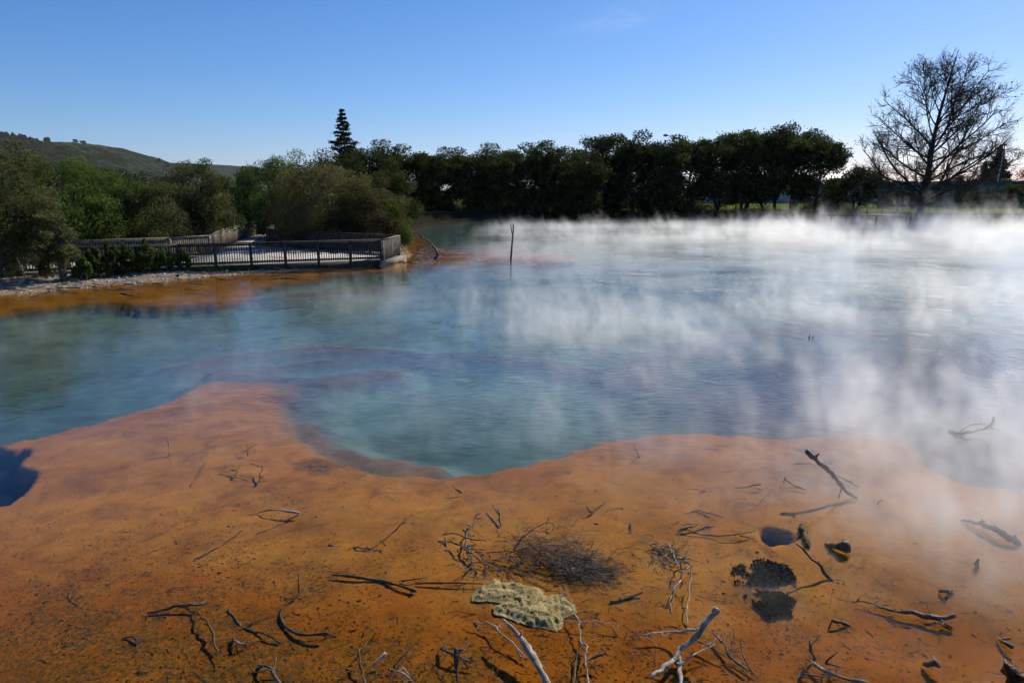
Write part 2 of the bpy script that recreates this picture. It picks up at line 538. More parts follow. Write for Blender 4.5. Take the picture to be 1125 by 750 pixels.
ground = mb.build('ground', MAT['bed'], smooth=True)
algae_f = np.zeros(gx.size)
gxx, gyy = gx.ravel(), gy.ravel()
for (px, py, rad) in ((130, 720, 1.6), (260, 745, 1.3), (420, 735, .9), (60, 690, 1.2), (490, 745, .7), (230, 690, .6), (340, 640, .5), (840, 650, .45), (0, 760, 2.0), (350, 505, .6), (400, 508, .6)):
    cx_, cy_, _ = at(px, py)
    algae_f = np.maximum(algae_f, np.exp(-((gxx - cx_) ** 2 + (gyy - cy_) ** 2) / rad ** 2))
rust_f = sstep(6.6, 4.4, gyy + .10 * gxx) + .25 * sstep(2, -5, gxx)
for nm, arr in (('rust', rust_f), ('depth', gdepth), ('pit', gpit), ('land', gland), ('algae', algae_f)):
    a = ground.data.attributes.new(nm, 'FLOAT', 'POINT')
    a.data.foreach_set('value', np.clip(arr, -50, 1000).astype(np.float32))
tag(ground, 'orange mud bed of the hot pool rising to gravel and grassy shores', None, None, 'structure')

# ------------------------------------------------------------------ water
m, g, out = new_mat('pool_water')
P = g.pos()
w1 = g.noise(g.pos(1.0, 2.4, 1), 3.2, 3, .55, .4)
w2 = g.noise(g.pos(.75, 1.5, 1), 7.0, 2, .5, .3)
calm = g.noise(g.pos(1, 1, 1), .16, 3, .55)
gust = g.step(g.noise(P, .75, 2, .5), .60, .70)
amp = g.math('MULTIPLY_ADD', g.step(calm, .38, .62), .45, .18)
amp = g.math('MULTIPLY_ADD', gust, .7, amp)
yy = g.node('ShaderNodeSeparateXYZ', None, Vector=P).outputs[1]
amp = g.math('MULTIPLY', amp, g.math('MULTIPLY_ADD', g.step(yy, 7.5, 11.5), 6.0, .4))
xx = g.node('ShaderNodeSeparateXYZ', None, Vector=P).outputs[0]
amp = g.math('MULTIPLY', amp, g.math('MULTIPLY_ADD', g.step(g.math('MULTIPLY_ADD', yy, -.12, xx), -7.5, -4.5), .72, .28))
hgt = g.math('MULTIPLY', g.math('ADD', w1, g.math('MULTIPLY', w2, 1.3)), amp)
bn = g.node('ShaderNodeBump', None, Height=hgt, Strength=.07, Distance=.10)
lw = g.node('ShaderNodeLayerWeight', None, Blend=.5, Normal=bn.outputs[0])
fr = g.math('MULTIPLY_ADD', g.math('MULTIPLY', g.math('POWER', lw.outputs['Facing'], 5.0), g.step(lw.outputs['Facing'], .25, .66)), .98, .004)
gl = g.node('ShaderNodeBsdfGlossy', None, Color=(1, 1, 1, 1), Roughness=.045, Normal=bn.outputs[0])
tr = g.node('ShaderNodeBsdfTransparent', None, Color=(.97, .985, .98, 1))
mx = g.node('ShaderNodeMixShader', None, _0=fr, _1=tr.outputs[0], _2=gl.outputs[0])
g.t.links.new(mx.outputs[0], out.inputs[0])
MAT['water'] = m
mb = MB()
mb.add([(-75, -6, 0), (170, -6, 0), (170, 125, 0), (-75, 125, 0)], [[(0, 1, 2, 3)]])
water = mb.build('water', MAT['water'])
tag(water, 'steaming blue-green hot pool water with fine ripples', None, None, 'structure')


# ------------------------------------------------------------------ foliage tools
def blade_cloud(rng, pos, nrm_bias, size, wide=.45):
    """Leaf quads (rhombs) at pos with random attitude; nrm_bias tilts them."""
    n = len(pos)
    d = rng.normal(size=(n, 3)) + nrm_bias
    d /= np.linalg.norm(d, axis=1)[:, None]
    e = rng.normal(size=(n, 3))
    e -= d * (e * d).sum(1)[:, None]
    e /= np.linalg.norm(e, axis=1)[:, None]
    L = size * rng.uniform(.55, 1.45, n)[:, None]
    s = L * wide
    V = np.stack([pos - d * L * .5, pos + e * s * .5, pos + d * L * .5, pos - e * s * .5], 1).reshape(-1, 3)
    Q = np.arange(n * 4).reshape(-1, 4)
    return V, Q


def clumps_in(rng, c, r, k, rs=(.26, .42), low=-.55, flat=.75):
    """Sub-clumps of an ellipsoid crown: most near its skin."""
    out_ = []
    c, r = np.array(c, float), np.array(r, float)
    while len(out_) < k:
        d = rng.normal(size=3); d /= np.linalg.norm(d)
        if d[2] < low: continue
        q = rng.uniform(.45, .92)
        rad = rng.uniform(*rs) * r.mean()
        out_.append((c + d * r * q, np.array((rad, rad, rad * flat))))
    return out_


def leaves_of(rng, clumps, n, size, wide=.45, shell=.45):
    w = np.array([q[1].prod() ** (2 / 3) for q in clumps]); w /= w.sum()
    pick = rng.choice(len(clumps), n, p=w)
    C = np.array([q[0] for q in clumps])[pick]
    S = np.array([q[1] for q in clumps])[pick]
    d = rng.normal(size=(n, 3)); d /= np.linalg.norm(d, axis=1)[:, None]
    q = rng.random(n) ** shell
    q = q * (1 + .22 * rng.normal(size=n) * (rng.random(n) < .35))
    pos = C + d * S * q[:, None]
    return blade_cloud(rng, pos, d * .9, size, wide)


def wander(rng, a, b, n, amp):
    a, b = np.array(a, float), np.array(b, float)
    t = np.linspace(0, 1, n)[:, None]
    P_ = a + (b - a) * t
    L = np.linalg.norm(b - a)
    j_ = rng.normal(size=(n, 3)) * amp * L
    j_ = np.cumsum(j_, 0) * .5
    j_ -= t * j_[-1] + (1 - t) * j_[0]
    return P_ + j_


def make_tree(name, label, cat, loc, seed, crown_c, crown_r, k, nleaf, lsize, leaf, bark='bark', stems=1, trunk_r=.16, group=None,
              low=-.55, rs=(.26, .42), flat=.75, extra=None, spread=.4, skirt=0):
    """thing > trunk (with limbs), crown; coordinates relative to loc."""
    rng = np.random.default_rng(seed)
    root = empty(name, loc)
    tag(root, label, cat, group)
    cl = clumps_in(rng, crown_c, crown_r, k, rs, low, flat)
    for q in range(skirt):
        a, f = rng.uniform(0, 6.28), rng.uniform(.05, .55)
        top_ = crown_c[2] + crown_r[2] * .2
        rr_ = crown_r[0] * rng.uniform(.22, .36)
        cl.append((np.array((math.cos(a) * crown_r[0] * rng.uniform(.4, .85), math.sin(a) * crown_r[1] * rng.uniform(.4, .85), rr_ * .5 + f * top_)), np.array((rr_, rr_, rr_ * .8))))
    if extra: cl += [(np.array(c, float), np.array(r, float)) for c, r in extra]
    t = MB()
    cz, rz_ = crown_c[2], crown_r[2]
    for s in range(stems):
        a0 = rng.uniform(0, 6.28)
        base_ = np.array((math.cos(a0), math.sin(a0), 0)) * (spread * .35 * (stems > 1)) + (0, 0, -.15)
        top = np.array(crown_c) + np.array((math.cos(a0), math.sin(a0), 0)) * np.array(crown_r) * spread * (1 if stems > 1 else .15)
        top[2] = cz + rz_ * rng.uniform(-.2, .45)
        P_ = wander(rng, base_, top, 9, .045)
        t.tube(P_, np.linspace(trunk_r, trunk_r * .28, 9), 7, .12, rng)
        for q in rng.choice(len(cl), min(len(cl), 9 if stems == 1 else 4), replace=False):
            i0 = int(rng.integers(3, 8))
            e = cl[q][0]
            if e[2] < P_[i0][2] - .8: i0 = 3
            t.tube(wander(rng, P_[i0], e, 6, .05), np.linspace(trunk_r * .42, trunk_r * .1, 6), 5)
    t.build('trunk', MAT[bark], root, local=True, smooth=True)
    c = MB()
    c.add(*leaves_of(rng, cl, nleaf, lsize, shell=.33))
    c.build('crown', MAT[leaf], root, local=True)
    return root

# ------------------------------------------------------------------ far row of trees beyond the water
def gz_at(x, y):
    return bed_z(x, y)


def row_proto(seed, wx, ht, stems, open_):
    """Kanuka-like tree, base at 0, total height ht, half width wx."""
    rng = np.random.default_rng(seed)
    ch = ht * (.72 if not open_ else .58)
    ex = []
    for q in range(22 if not open_ else 12):               # tufts hanging low off the stems
        a = rng.uniform(0, 6.28)
        ex.append(((math.cos(a) * wx * .75, math.sin(a) * wx * .6, ht * (rng.uniform(.08, .5) if not open_ else rng.uniform(.28, .5))), (wx * .32, wx * .32, wx * .3)))
    return make_tree('kanuka_tree', 'tree', 'tree', (0, 0, 0), seed, (0, 0, ht - ch / 2 + .25), (wx, wx * .85, ch / 2), 46, 24000 if not open_ else 17000, .30, 'kanuka',
                     'bark_bare', stems, .2, 'trees in the dark row along the far shore', low=-.8, rs=(.24, .38), flat=.66, extra=ex, spread=.5)


protos = [row_proto(101, 4.2, 10, 2, False), row_proto(102, 4.4, 10, 3, False), row_proto(103, 4.0, 10, 3, True), row_proto(104, 4.6, 10, 4, True)]
ROW = [  # column, top row in the photo, distance, proto, width factor, label
    (408, 158, 96, 0, 1.0, 'dark leafy tree beside the tall conifer at the near end of the far row'),
    (446, 163, 101, 1, 1.0, 'dark tree in the far row just past the brown shrub mass'),
    (482, 167, 98, 0, 1.0, 'third tree of the far row, lowest top above the arched dead branch'),
    (516, 166, 102, 1, 1.05, 'fourth dark tree of the far row counted from the conifer'),
    (548, 163, 99, 0, 1.0, 'fifth dark tree of the far row, left of the standing dead pole'),
    (580, 160, 103, 1, 1.05, 'sixth tree of the far row, directly right of the standing dead pole'),
    (612, 159, 99, 0, 1.1, 'seventh tree of the far row, peaked top where the first tree block ends'),
    (642, 172, 92, 1, .85, 'lower lighter green tree leaning out from the far row beside the dip in the treeline'),
    (668, 152, 103, 3, 1.0, 'dark tree starting the taller right half of the far row'),
    (698, 149, 101, 1, 1.0, 'tall rounded dark tree of the far row left of the lamp heads'),
    (728, 155, 99, 0, .95, 'dark tree of the far row under the street lamp heads'),
    (758, 157, 103, 3, 1.0, 'dark tree of the far row just right of the lamp heads'),
    (788, 152, 100, 2, 1.0, 'open stemmed tree of the far row beside the red car'),
    (818, 147, 103, 3, 1.0, 'open stemmed tree of the far row in front of the grey hall'),
    (845, 143, 100, 2, 1.05, 'tallest flat topped tree of the far row over bright grass'),
    (874, 147, 102, 3, 1.0, 'multi stemmed dark tree second from the open end of the far row'),
    (898, 157, 98, 2, .9, 'last dark tree of the far row next to the gap before the bare tree'),
]
for n_, (px, py, Y, pi, wf, lab) in enumerate(ROW):
    o = protos[pi] if not any(r[3] == pi for r in ROW[:n_]) else copy_tree(protos[pi])
    x, y = xy_at(px, Y)
    z = gz_at(x, y)
    top = at_y(px, py, Y)[2]
    s = (top - z) / 9.6
    o.location = (x, y, z)
    o.scale = (1.15 * wf * (.75 + .25 * s), 1.1 * wf * (.75 + .25 * s), s)
    o.rotation_euler = (0, 0, n_ * 2.4)
    tag(o, lab)

# dark growth along the foot of the far bank
rng = np.random.default_rng(7)
mb = MB()
cl = []
for q in range(330):
    px = rng.uniform(428, 940)
    Y = 93.5 + rng.uniform(0, 6.5)
    x, y = xy_at(px, Y)
    h = rng.uniform(.5, 1.7)
    if px > 690 and q % 3 == 0: h *= 1.55
    cl.append((np.array((x, y, gz_at(x, y) + h * .35)), np.array((rng.uniform(.8, 1.8), .9, h * .75))))
for q in range(120):                                  # a looser second line behind the stems
    px = rng.uniform(600, 935)
    if 800 < px < 886 or 698 < px < 738: continue
    Y = rng.uniform(105, 111)
    x, y = xy_at(px, Y)
    h = rng.uniform(.8, 2.0)
    cl.append((np.array((x, y, gz_at(x, y) + h * .4)), np.array((rng.uniform(.9, 1.8), .9, h * .7))))
mb.add(*leaves_of(rng, cl, 80000, .22))
tag(mb.build('undergrowth', MAT['kanuka']), 'low dark undergrowth along the foot of the far bank', None, None, 'stuff')

# ------------------------------------------------------------------ conifers
def conifer(label, px, pbase_Y, ptop, half, seed, tiers, dense, leaf='needle', group=None, name='conifer_tree', low=.12):
    rng = np.random.default_rng(seed)
    x, y = xy_at(px, pbase_Y)
    z = gz_at(x, y)
    H = at_y(px, ptop, pbase_Y)[2] - z
    root = tag(empty(name, (x, y, z)), label, 'conifer', group)
    t, c = MB(), MB()
    t.tube(wander(rng, (0, 0, -.2), (0, 0, H * .99), 10, .006), np.linspace(.24, .02, 10), 7)
    for k in range(tiers):
        f = low + (1 - low) * (k + .5) / tiers
        zz = H * f
        L = half * (1 - f) ** .75 * (1 + .25 * rng.uniform(-1, 1)) + .12
        nb = dense + (f < .4) * 2
        for q in range(nb):
            a = q * 6.283 / nb + rng.uniform(-.4, .4)
            l = L * rng.uniform(.65, 1.1)
            e = np.array((math.cos(a) * l, math.sin(a) * l, l * rng.uniform(-.12, .22)))
            p0 = np.array((0, 0, zz + rng.uniform(-.15, .15)))
            P_ = wander(rng, p0, p0 + e, 5, .03)
            t.tube(P_, np.linspace(.045, .012, 5), 4)
            n = int(22 + 46 * l)
            tt = rng.random(n) ** .7
            pos = p0 + e * tt[:, None] + rng.normal(size=(n, 3)) * (.05 + .07 * l) * np.array((1, 1, .55))
            c.add(*blade_cloud(rng, pos, e[None] * .3 + (0, 0, .2), .30, .35))
    t.build('trunk', MAT['bark_bare'], root, local=True)
    c.build('crown', MAT[leaf], root, local=True)
    return root


conifer('tall tiered dark conifer rising above the left end of the far tree row', 380, 94, 120, 3.3, 11, 20, 6, low=.3)
conifer('dark pointed conifer beside the grey lamp pole behind the green netting', 1092, 128, 160, 3.0, 12, 34, 13)
conifer('small dark conifer left of the pointed one behind the green netting', 1078, 128, 178, 1.7, 13, 24, 10)

# ------------------------------------------------------------------ large bare tree
def bare_tree():
    rng = np.random.default_rng(2024)
    Y = 82
    x, y = xy_at(1014, Y)
    z = gz_at(x, y)
    H = at_y(1033, 54, Y)[2] - z
    root = tag(empty('bare_tree', (x, y, z)), 'large leafless broad-crowned tree with a few last leaves on the right shore', 'tree')
    t, tw, lv = MB(), MB(), []
    lead = np.array([(0, 0, -.3), (.05, 0, 1.5), (.2, .1, 4), (.35, 0, 7), (.5, .1, 10), (.8, 0, 13), (1.4, .1, 16), (2.0, 0, H)])
    lead = np.concatenate([lead[:-1] + (lead[1:] - lead[:-1]) * s for s in (0, .5)]).reshape(2, -1, 3).transpose(1, 0, 2).reshape(-1, 3)
    lead = np.concatenate([lead, [[2.0, 0, H]]])
    lr = .46 * (1 - np.clip(lead[:, 2], 0, H) / H) ** 1.15 + .025
    lr[0] = .62
    t.tube(lead, lr, 10, .08, rng)

    def grow(mbx, p, d, L, r, n, up, wob):
        P_ = [p]
        d = d / np.linalg.norm(d)
        for q in range(n):
            d = d + rng.normal(size=3) * wob + np.array((0, 0, up))
            d /= np.linalg.norm(d)
            P_.append(P_[-1] + d * L / n)
        P_ = np.array(P_)
        mbx.tube(P_, np.linspace(r, r * .35, n + 1), 6 if r > .06 else (4 if r > .03 else 3), cap=False)
        return P_

    def side(p0, d0, ang):
        d0 = d0 / np.linalg.norm(d0)
        v = rng.normal(size=3); v -= d0 * v.dot(d0); v /= np.linalg.norm(v)
        return d0 * math.cos(ang) + v * math.sin(ang)

    limbs = []
    cc, cr = np.array((.9, 0, 9.2)), np.array((8.9, 8.4, 9.6))        # the crown's outline

    def reach(p, d):
        o_ = (p - cc) / cr; e_ = d / cr
        A_, B_, C_ = e_.dot(e_), o_.dot(e_), o_.dot(o_) - 1
        return (-B_ + math.sqrt(max(0, B_ * B_ - A_ * C_))) / A_

    for k in range(30):
        f = (k + .3) / 30
        zz = 2.2 + f ** 1.15 * 13
        a = k * 2.4 + rng.uniform(-.3, .3)
        p = np.array([np.interp(zz, lead[:, 2], lead[:, q]) for q in range(3)])
        tilt = R(76 - 44 * f + rng.uniform(-9, 9))
        d = np.array((math.cos(a) * math.sin(tilt), math.sin(a) * math.sin(tilt), math.cos(tilt)))
        limbs.append((p, d, reach(p, d) * rng.uniform(.74, 1.04), .15 * (1 - f) + .045))
    for a, tl in ((.12, 68), (3.05, 72), (.3, 56), (2.8, 56), (-.25, 62)):
        p = np.array((.2, 0, rng.uniform(2.2, 3.4)))
        tl = R(tl)
        d = np.array((math.cos(a) * math.sin(tl), math.sin(a) * math.sin(tl), math.cos(tl)))
        limbs.append((p, d, reach(p, d) * .98, .15))
    for p, d, L, r in limbs:
        P1 = grow(t, p, d, L, r, 10, .022, .075)
        for k in range(int(7 + L * 1.25)):
            f = rng.uniform(.15, 1)
            i0 = min(9, int(f * 10))
            q0 = P1[i0] + (P1[i0 + 1] - P1[i0]) * (f * 10 - i0)
            l2 = (1.0 + L * .24 * (1.15 - f)) * rng.uniform(.6, 1.25)
            d2 = side(q0, P1[i0 + 1] - P1[i0], R(rng.uniform(25, 55)))
            P2 = grow(t, q0, d2, l2, .020 + .014 * l2, 5, .06, .11)
            for k2 in range(int(4 + l2 * 2.4)):
                f2 = rng.uniform(.2, 1)
                i2 = min(4, int(f2 * 5))
                q2 = P2[i2] + (P2[i2 + 1] - P2[i2]) * (f2 * 5 - i2)
                d3 = side(q2, P2[i2 + 1] - P2[i2], R(rng.uniform(25, 60)))
                P3 = grow(tw, q2, d3, rng.uniform(.45, 1.2), .023, 3, .09, .16)
                for k3 in range(3):
                    q3 = P3[int(rng.integers(1, 4))]
                    P4 = grow(tw, q3, side(q3, d3, R(rng.uniform(20, 65))), rng.uniform(.25, .65), .017, 2, .1, .14)
                    if rng.random() < .10: lv.append(P4[-1])
    t.build('trunk', MAT['bark_bare'], root, local=True, smooth=True)
    tw.build('twigs', MAT['bark_bare'], root, local=True)
    lm = MB()
    lv_ = np.array(lv)
    lm.add(*blade_cloud(rng, lv_, np.zeros(3), .22, .6))
    lm.build('leaves', MAT['brown'], root, local=True)


bare_tree()

# ------------------------------------------------------------------ trees and shrubs on the near left shore
def shore_tree(label, px, Y, ptop, wx, leaf, seed, n=16000, lsize=.13, stems=3, name='manuka_tree', bark='bark', base_frac=.25, k=30, wy=None, zbase=None, low=-.9, extra=None, rs=(.17, .30), skirt=20):
    x, y = xy_at(px, Y)
    z = gz_at(x, y) if zbase is None else zbase
    H = (at_y(px, ptop, Y)[2] - z) * 1.06
    return make_tree(name, label, 'tree' if H > 2.2 else 'shrub', (x, y, z), seed, (0, 0, H * (1 + base_frac) / 2), (wx, wy or wx * .85, H * (1 - base_frac) / 2 * 1.02), k + 16, int(n * 1.5), lsize * .78,
                     leaf, bark, stems, .07 + .012 * H, 'trees and shrubs on the left shore', low=low, rs=rs, flat=.7, extra=extra, skirt=skirt)


shore_tree('large grey-green manuka standing in front of the railing at the left edge', 8, 27.2, 153, 2.1, 'manuka', 201, 26000, .12, 3, base_frac=.14, k=48, skirt=16)
shore_tree('lower grey-green manuka shrub drooping over the railing end by the driftwood', 52, 26.6, 228, .85, 'manuka', 202, 8000, .11, 2, base_frac=.05, k=22, skirt=8)
shore_tree('mid-green feathery tree behind the left railing under the grassy hill', 62, 34, 172, 3.0, 'green', 203, 22000, .15, 3, base_frac=.2)
shore_tree('bright green spreading tree behind the middle of the left railing', 108, 37, 184, 3.1, 'green', 204, 20000, .15, 3, base_frac=.2)
shore_tree('olive shrubby tree behind the railing with bare stems at its foot', 160, 37, 200, 2.6, 'manuka', 205, 18000, .14, 3, base_frac=.15)
shore_tree('rounded olive tree with a tall dome left of the gap to the blue hill', 214, 42, 178, 2.7, 'manuka', 206, 22000, .15, 4, base_frac=.2)
shore_tree('dark green shrub beside the bend of the boardwalk', 258, 57, 200, 2.8, 'green', 207, 14000, .18, 3, base_frac=.1)
shore_tree('tall dark tree behind the left end of the boardwalk shrubs', 20, 41, 168, 4.0, 'kanuka', 208, 18000, .18, 3, base_frac=.1)
shore_tree('dark tree behind the bright green spreading tree', 128, 47, 192, 3.8, 'kanuka', 209, 16000, .19, 3, base_frac=.1)
shore_tree('dark low tree filling the shade behind the olive shrubby tree', 178, 50, 196, 3.6, 'kanuka', 210, 15000, .2, 3, base_frac=.05)
shore_tree('dark evergreen behind the rounded olive tree at the hill gap', 236, 62, 196, 3.2, 'kanuka', 211, 14000, .2, 3, base_frac=.1)
# the brown-green mass behind the deck
shore_tree('big brown-green shrubby tree at the centre of the clump behind the deck', 352, 42.5, 178, 3.3, 'brown', 220, 30000, .14, 5, base_frac=.14, bark='bark_pale', k=44)
shore_tree('olive shrubby tree at the water side of the clump behind the deck', 402, 42, 196, 2.5, 'brown', 221, 22000, .13, 4, base_frac=.08, bark='bark_pale', k=36)
shore_tree('low drooping shrub at the water end of the clump behind the deck', 428, 42.5, 214, 1.35, 'green', 222, 9000, .12, 3, base_frac=.02, bark='bark_pale', k=22)
shore_tree('dark green tall tree at the back of the clump behind the deck', 312, 52, 168, 3.4, 'green', 223, 20000, .17, 3, base_frac=.1)
shore_tree('dark tree between the boardwalk bend and the brown-green clump', 288, 58, 176, 2.8, 'kanuka', 224, 16000, .19, 3, base_frac=.08)
shore_tree('shaded tree behind the brown-green clump below the conifer', 372, 54, 172, 3.8, 'kanuka', 225, 18000, .19, 3, base_frac=.08)
shore_tree('dark tree behind the low drooping shrub at the pool edge', 418, 62, 180, 3.6, 'kanuka', 226, 16000, .21, 3, base_frac=.05)

# shrubs and ferns growing through the front railing
FR = [(92, 27.6, 272, .55, 'young leafy shrub in front of the railing nearest the big manuka'),
      (110, 28.2, 264, .75, 'tall feathery green shrub growing up through the railing'),
      (131, 28.6, 266, .7, 'green shrub before the railing in the middle of the row'),
      (152, 29.0, 262, .65, 'shrub with upright shoots above the rail'),
      (172, 29.6, 270, .75, 'rounded bright green shrub at the end of the railing row'),
      (192, 30.1, 272, .5, 'small yellow-green shrub beside the deck grass'),
      (80, 27.0, 280, .45, 'low dark shrub at the foot of the big manuka')]
for q, (px, Y, pt, wx, lab) in enumerate(FR):
    x, y = xy_at(px, Y)
    z = gz_at(x, y)
    H = at_y(px, pt, Y)[2] - z
    make_tree('shrub', lab, 'shrub', (x, y, z), 300 + q, (0, 0, H * .45), (wx * .85, wx * .6, H * .5), 26, 2800, .12, 'fern' if q % 2 else 'green', 'bark', 3, .025,
              'shrubs along the front railing', low=-.9, rs=(.10, .22), flat=2.4)

# grass tufts at the deck foot
rng = np.random.default_rng(31)
mb = MB()
n = 9000
t_ = rng.random(n)
px = 205 + t_ * 150 + rng.normal(size=n) * 6
Y = 30.4 + t_ * 1.7 + rng.normal(size=n) * .22
u = (px - CX) / F
X = u * (Y * CP + 3.2 * SP)
Z = bed_z(X, Y)
keep = Z > .05
X, Y, Z = X[keep], Y[keep], Z[keep]
n = len(X)
h = rng.uniform(.08, .28, n)
a = rng.uniform(0, 6.28, n)
wd = .018
dx, dy = np.cos(a) * wd, np.sin(a) * wd
lx, ly = rng.normal(size=n) * .07, rng.normal(size=n) * .07
V = np.stack([np.stack([X - dx, Y - dy, Z], 1), np.stack([X + dx, Y + dy, Z], 1), np.stack([X + lx, Y + ly, Z + h], 1)], 1).reshape(-1, 3)
mb.add(V, np.arange(n * 3).reshape(-1, 3))
tag(mb.build('grass', MAT['fern']), 'short green grass along the foot of the deck', None, None, 'stuff')

# ------------------------------------------------------------------ hills
def hill(name, label, prof, Y, back, m, seed, thick=500):
    """Ridge whose skyline follows prof (column, row) at distance Y; falls away on both sides."""
    xs = np.array([at_y(px, 212, Y)[0] for px, _ in prof])
    zs = np.array([at_y(px, py, Y)[2] for px, py in prof])
    nx, ny = 220, 46
    X = np.linspace(xs[0], xs[-1], nx)
    top = np.interp(X, xs, zs)
    v = np.linspace(-1, 1, ny)
    XX, VV = np.meshgrid(X, v, indexing='ij')
    sh = np.where(VV < 0, np.cos(VV * math.pi / 2) ** .9, np.cos(VV * math.pi / 2))
    YY = Y + VV * thick + 60 * fbm(XX / 220, VV * 3, seed, 3)
    ZZ = top[:, None] * sh + sh * (1 - sh) * 60 * fbm(XX / 130, YY / 130, seed + 5, 4) + 2.5 * fbm(XX / 22, YY / 22, seed + 9, 3) * np.minimum(1, sh * 3)
    i = np.arange(nx - 1)[:, None] * ny; j = np.arange(ny - 1)[None]
    Q = np.stack([i + j, i + ny + j, i + ny + j + 1, i + j + 1], -1).reshape(-1, 4)
    mb = MB(); mb.add(np.stack([XX.ravel(), YY.ravel(), ZZ.ravel()], 1), Q)
    o = mb.build(name, m, smooth=True)
    tag(o, label, None, None, 'structure')
    def surf(x, v):
        s_ = np.cos(v * math.pi / 2) ** (.9 if v < 0 else 1)
        y_ = Y + v * thick + 60 * float(fbm(np.array([x / 220]), np.array([v * 3]), seed, 3)[0])
        return y_, float(np.interp(x, xs, zs)) * s_ + s_ * (1 - s_) * 60 * float(fbm(np.array([x / 130]), np.array([y_ / 130]), seed + 5, 4)[0])
    return o, (lambda x: np.interp(x, xs, zs)), surf


m, g, out = new_mat('hill_cover')
P = g.pos()
zc = g.node('ShaderNodeSeparateXYZ', None, Vector=P).outputs[2]
nb = g.noise(P, .009, 5, .62)
nf = g.noise(P, .055, 5, .72)
forest = g.ramp(nf, [(.38, (.004, .007, .005)), (.5, (.020, .028, .016)), (.62, (.060, .068, .036))])
past = g.ramp(nf, [(.3, (.075, .075, .04)), (.7, (.14, .13, .075))])
c = g.mix(g.step(g.math('MULTIPLY_ADD', g.math('SUBTRACT', zc, 92.0), .016, nb), .50, .58), forest, past)
b = g.node('ShaderNodeBsdfPrincipled', None, Base__Color=c, Roughness=1.0)
b.inputs['Specular IOR Level'].default_value = 0
bn = g.node('ShaderNodeBump', None, Height=nf, Strength=1.0, Distance=16.0)
g.set(b, 'Normal', bn.outputs[0])
g.t.links.new(b.outputs[0], out.inputs[0])
MAT['hill'] = m
m2, g, out = new_mat('hill_forest')
P = g.pos()
nf = g.noise(P, .06, 4, .7)
c = g.ramp(nf, [(.32, (.010, .018, .012)), (.5, (.022, .034, .02)), (.7, (.05, .055, .03))])
b = g.node('ShaderNodeBsdfPrincipled', None, Base__Color=c, Roughness=1.0)
b.inputs['Specular IOR Level'].default_value = 0
bn = g.node('ShaderNodeBump', None, Height=nf, Strength=1.0, Distance=12.0)
g.set(b, 'Normal', bn.outputs[0])
g.t.links.new(b.outputs[0], out.inputs[0])
MAT['hill_forest'] = m2
hill1, ridge1, surf1 = hill('hill', 'long grassy and wooded hill on the left skyline', [(-420, 175), (-250, 150), (-100, 144), (0, 153), (30, 154), (52, 157), (80, 158), (105, 159), (128, 161), (146, 168), (160, 175), (178, 180), (205, 192), (240, 206), (280, 213)], 1500, 0, MAT['hill'], 71)
hill2, ridge2, surf2 = hill('hill.001', 'lower wooded hill farther away behind the gap in the trees', [(40, 214), (110, 190), (150, 182), (190, 179), (235, 181), (270, 183), (330, 190), (420, 200), (520, 214)], 2600, 0, MAT['hill_forest'], 77, 700)

# trees on the ridge: a wood at the left end, single trees along the crest
rng = np.random.default_rng(5)
mb = MB(); cl = []
for q in range(46):
    px = rng.uniform(-40, 56)
    x = at_y(px, 212, 1480)[0]
    z = float(ridge1(x)) - 2
    h = rng.uniform(7, 17)
    cl.append((np.array((x, 1480 + rng.uniform(-40, 30), z + h * .4)), np.array((rng.uniform(3.5, 7), 5, h * .6))))
mb.add(*leaves_of(rng, cl, 26000, 2.6, .7))
tag(mb.build('woods', MAT['needle']), 'dark wood along the top of the left hill', None, None, 'stuff')
mb = MB(); cl = []
k = 0
while k < 420:
    px = rng.uniform(-30, 235)
    x = at_y(px, 212, 1500)[0]
    v = -rng.uniform(.08, .8)
    dn = float(fbm(np.array([x / 120]), np.array([v * 4]), 17, 3)[0])
    if v > -.30 and px < 150: continue
    if dn < -.12: continue
    k += 1
    y_, z_ = surf1(x, v)
    h = rng.uniform(5, 11)
    cl.append((np.array((x, y_, z_ + h * .3)), np.array((rng.uniform(4, 9), 6, h * .6))))
mb.add(*leaves_of(rng, cl, 42000, 2.8, .7))
tag(mb.build('woods', MAT['kanuka']), 'bush and scrub woods covering the slope of the left hill', None, None, 'stuff')
RIDGE = [(58, 8, 12, 'narrow dark tree on the hill crest at the end of the wood'), (90, 9, 11, 'left tree of the pair on the grassy hill crest'),
         (98, 11, 8, 'right bushy tree of the pair on the grassy hill crest'), (82, 5, 4, 'small bush on the grassy hill crest'),
         (178, 9, 15, 'tree on the low shoulder of the hill slope'), (186, 11, 11, 'bushy tree at the right foot of the hill slope')]
for q, (px, wx, H, lab) in enumerate(RIDGE):
    x = at_y(px, 212, 1490)[0]
    z = float(ridge1(x)) - 1.5
    make_tree('hill_tree', lab, 'tree', (x, 1490, z), 400 + q, (0, 0, H * .6), (wx * .55, wx * .5, H * .45), 12, 2200, 1.6, 'needle', 'bark', 1, .4, 'trees on the hill crest')

# ------------------------------------------------------------------ viewing deck, railings
def plane_pt(px, py, z): return at(px, py, z)


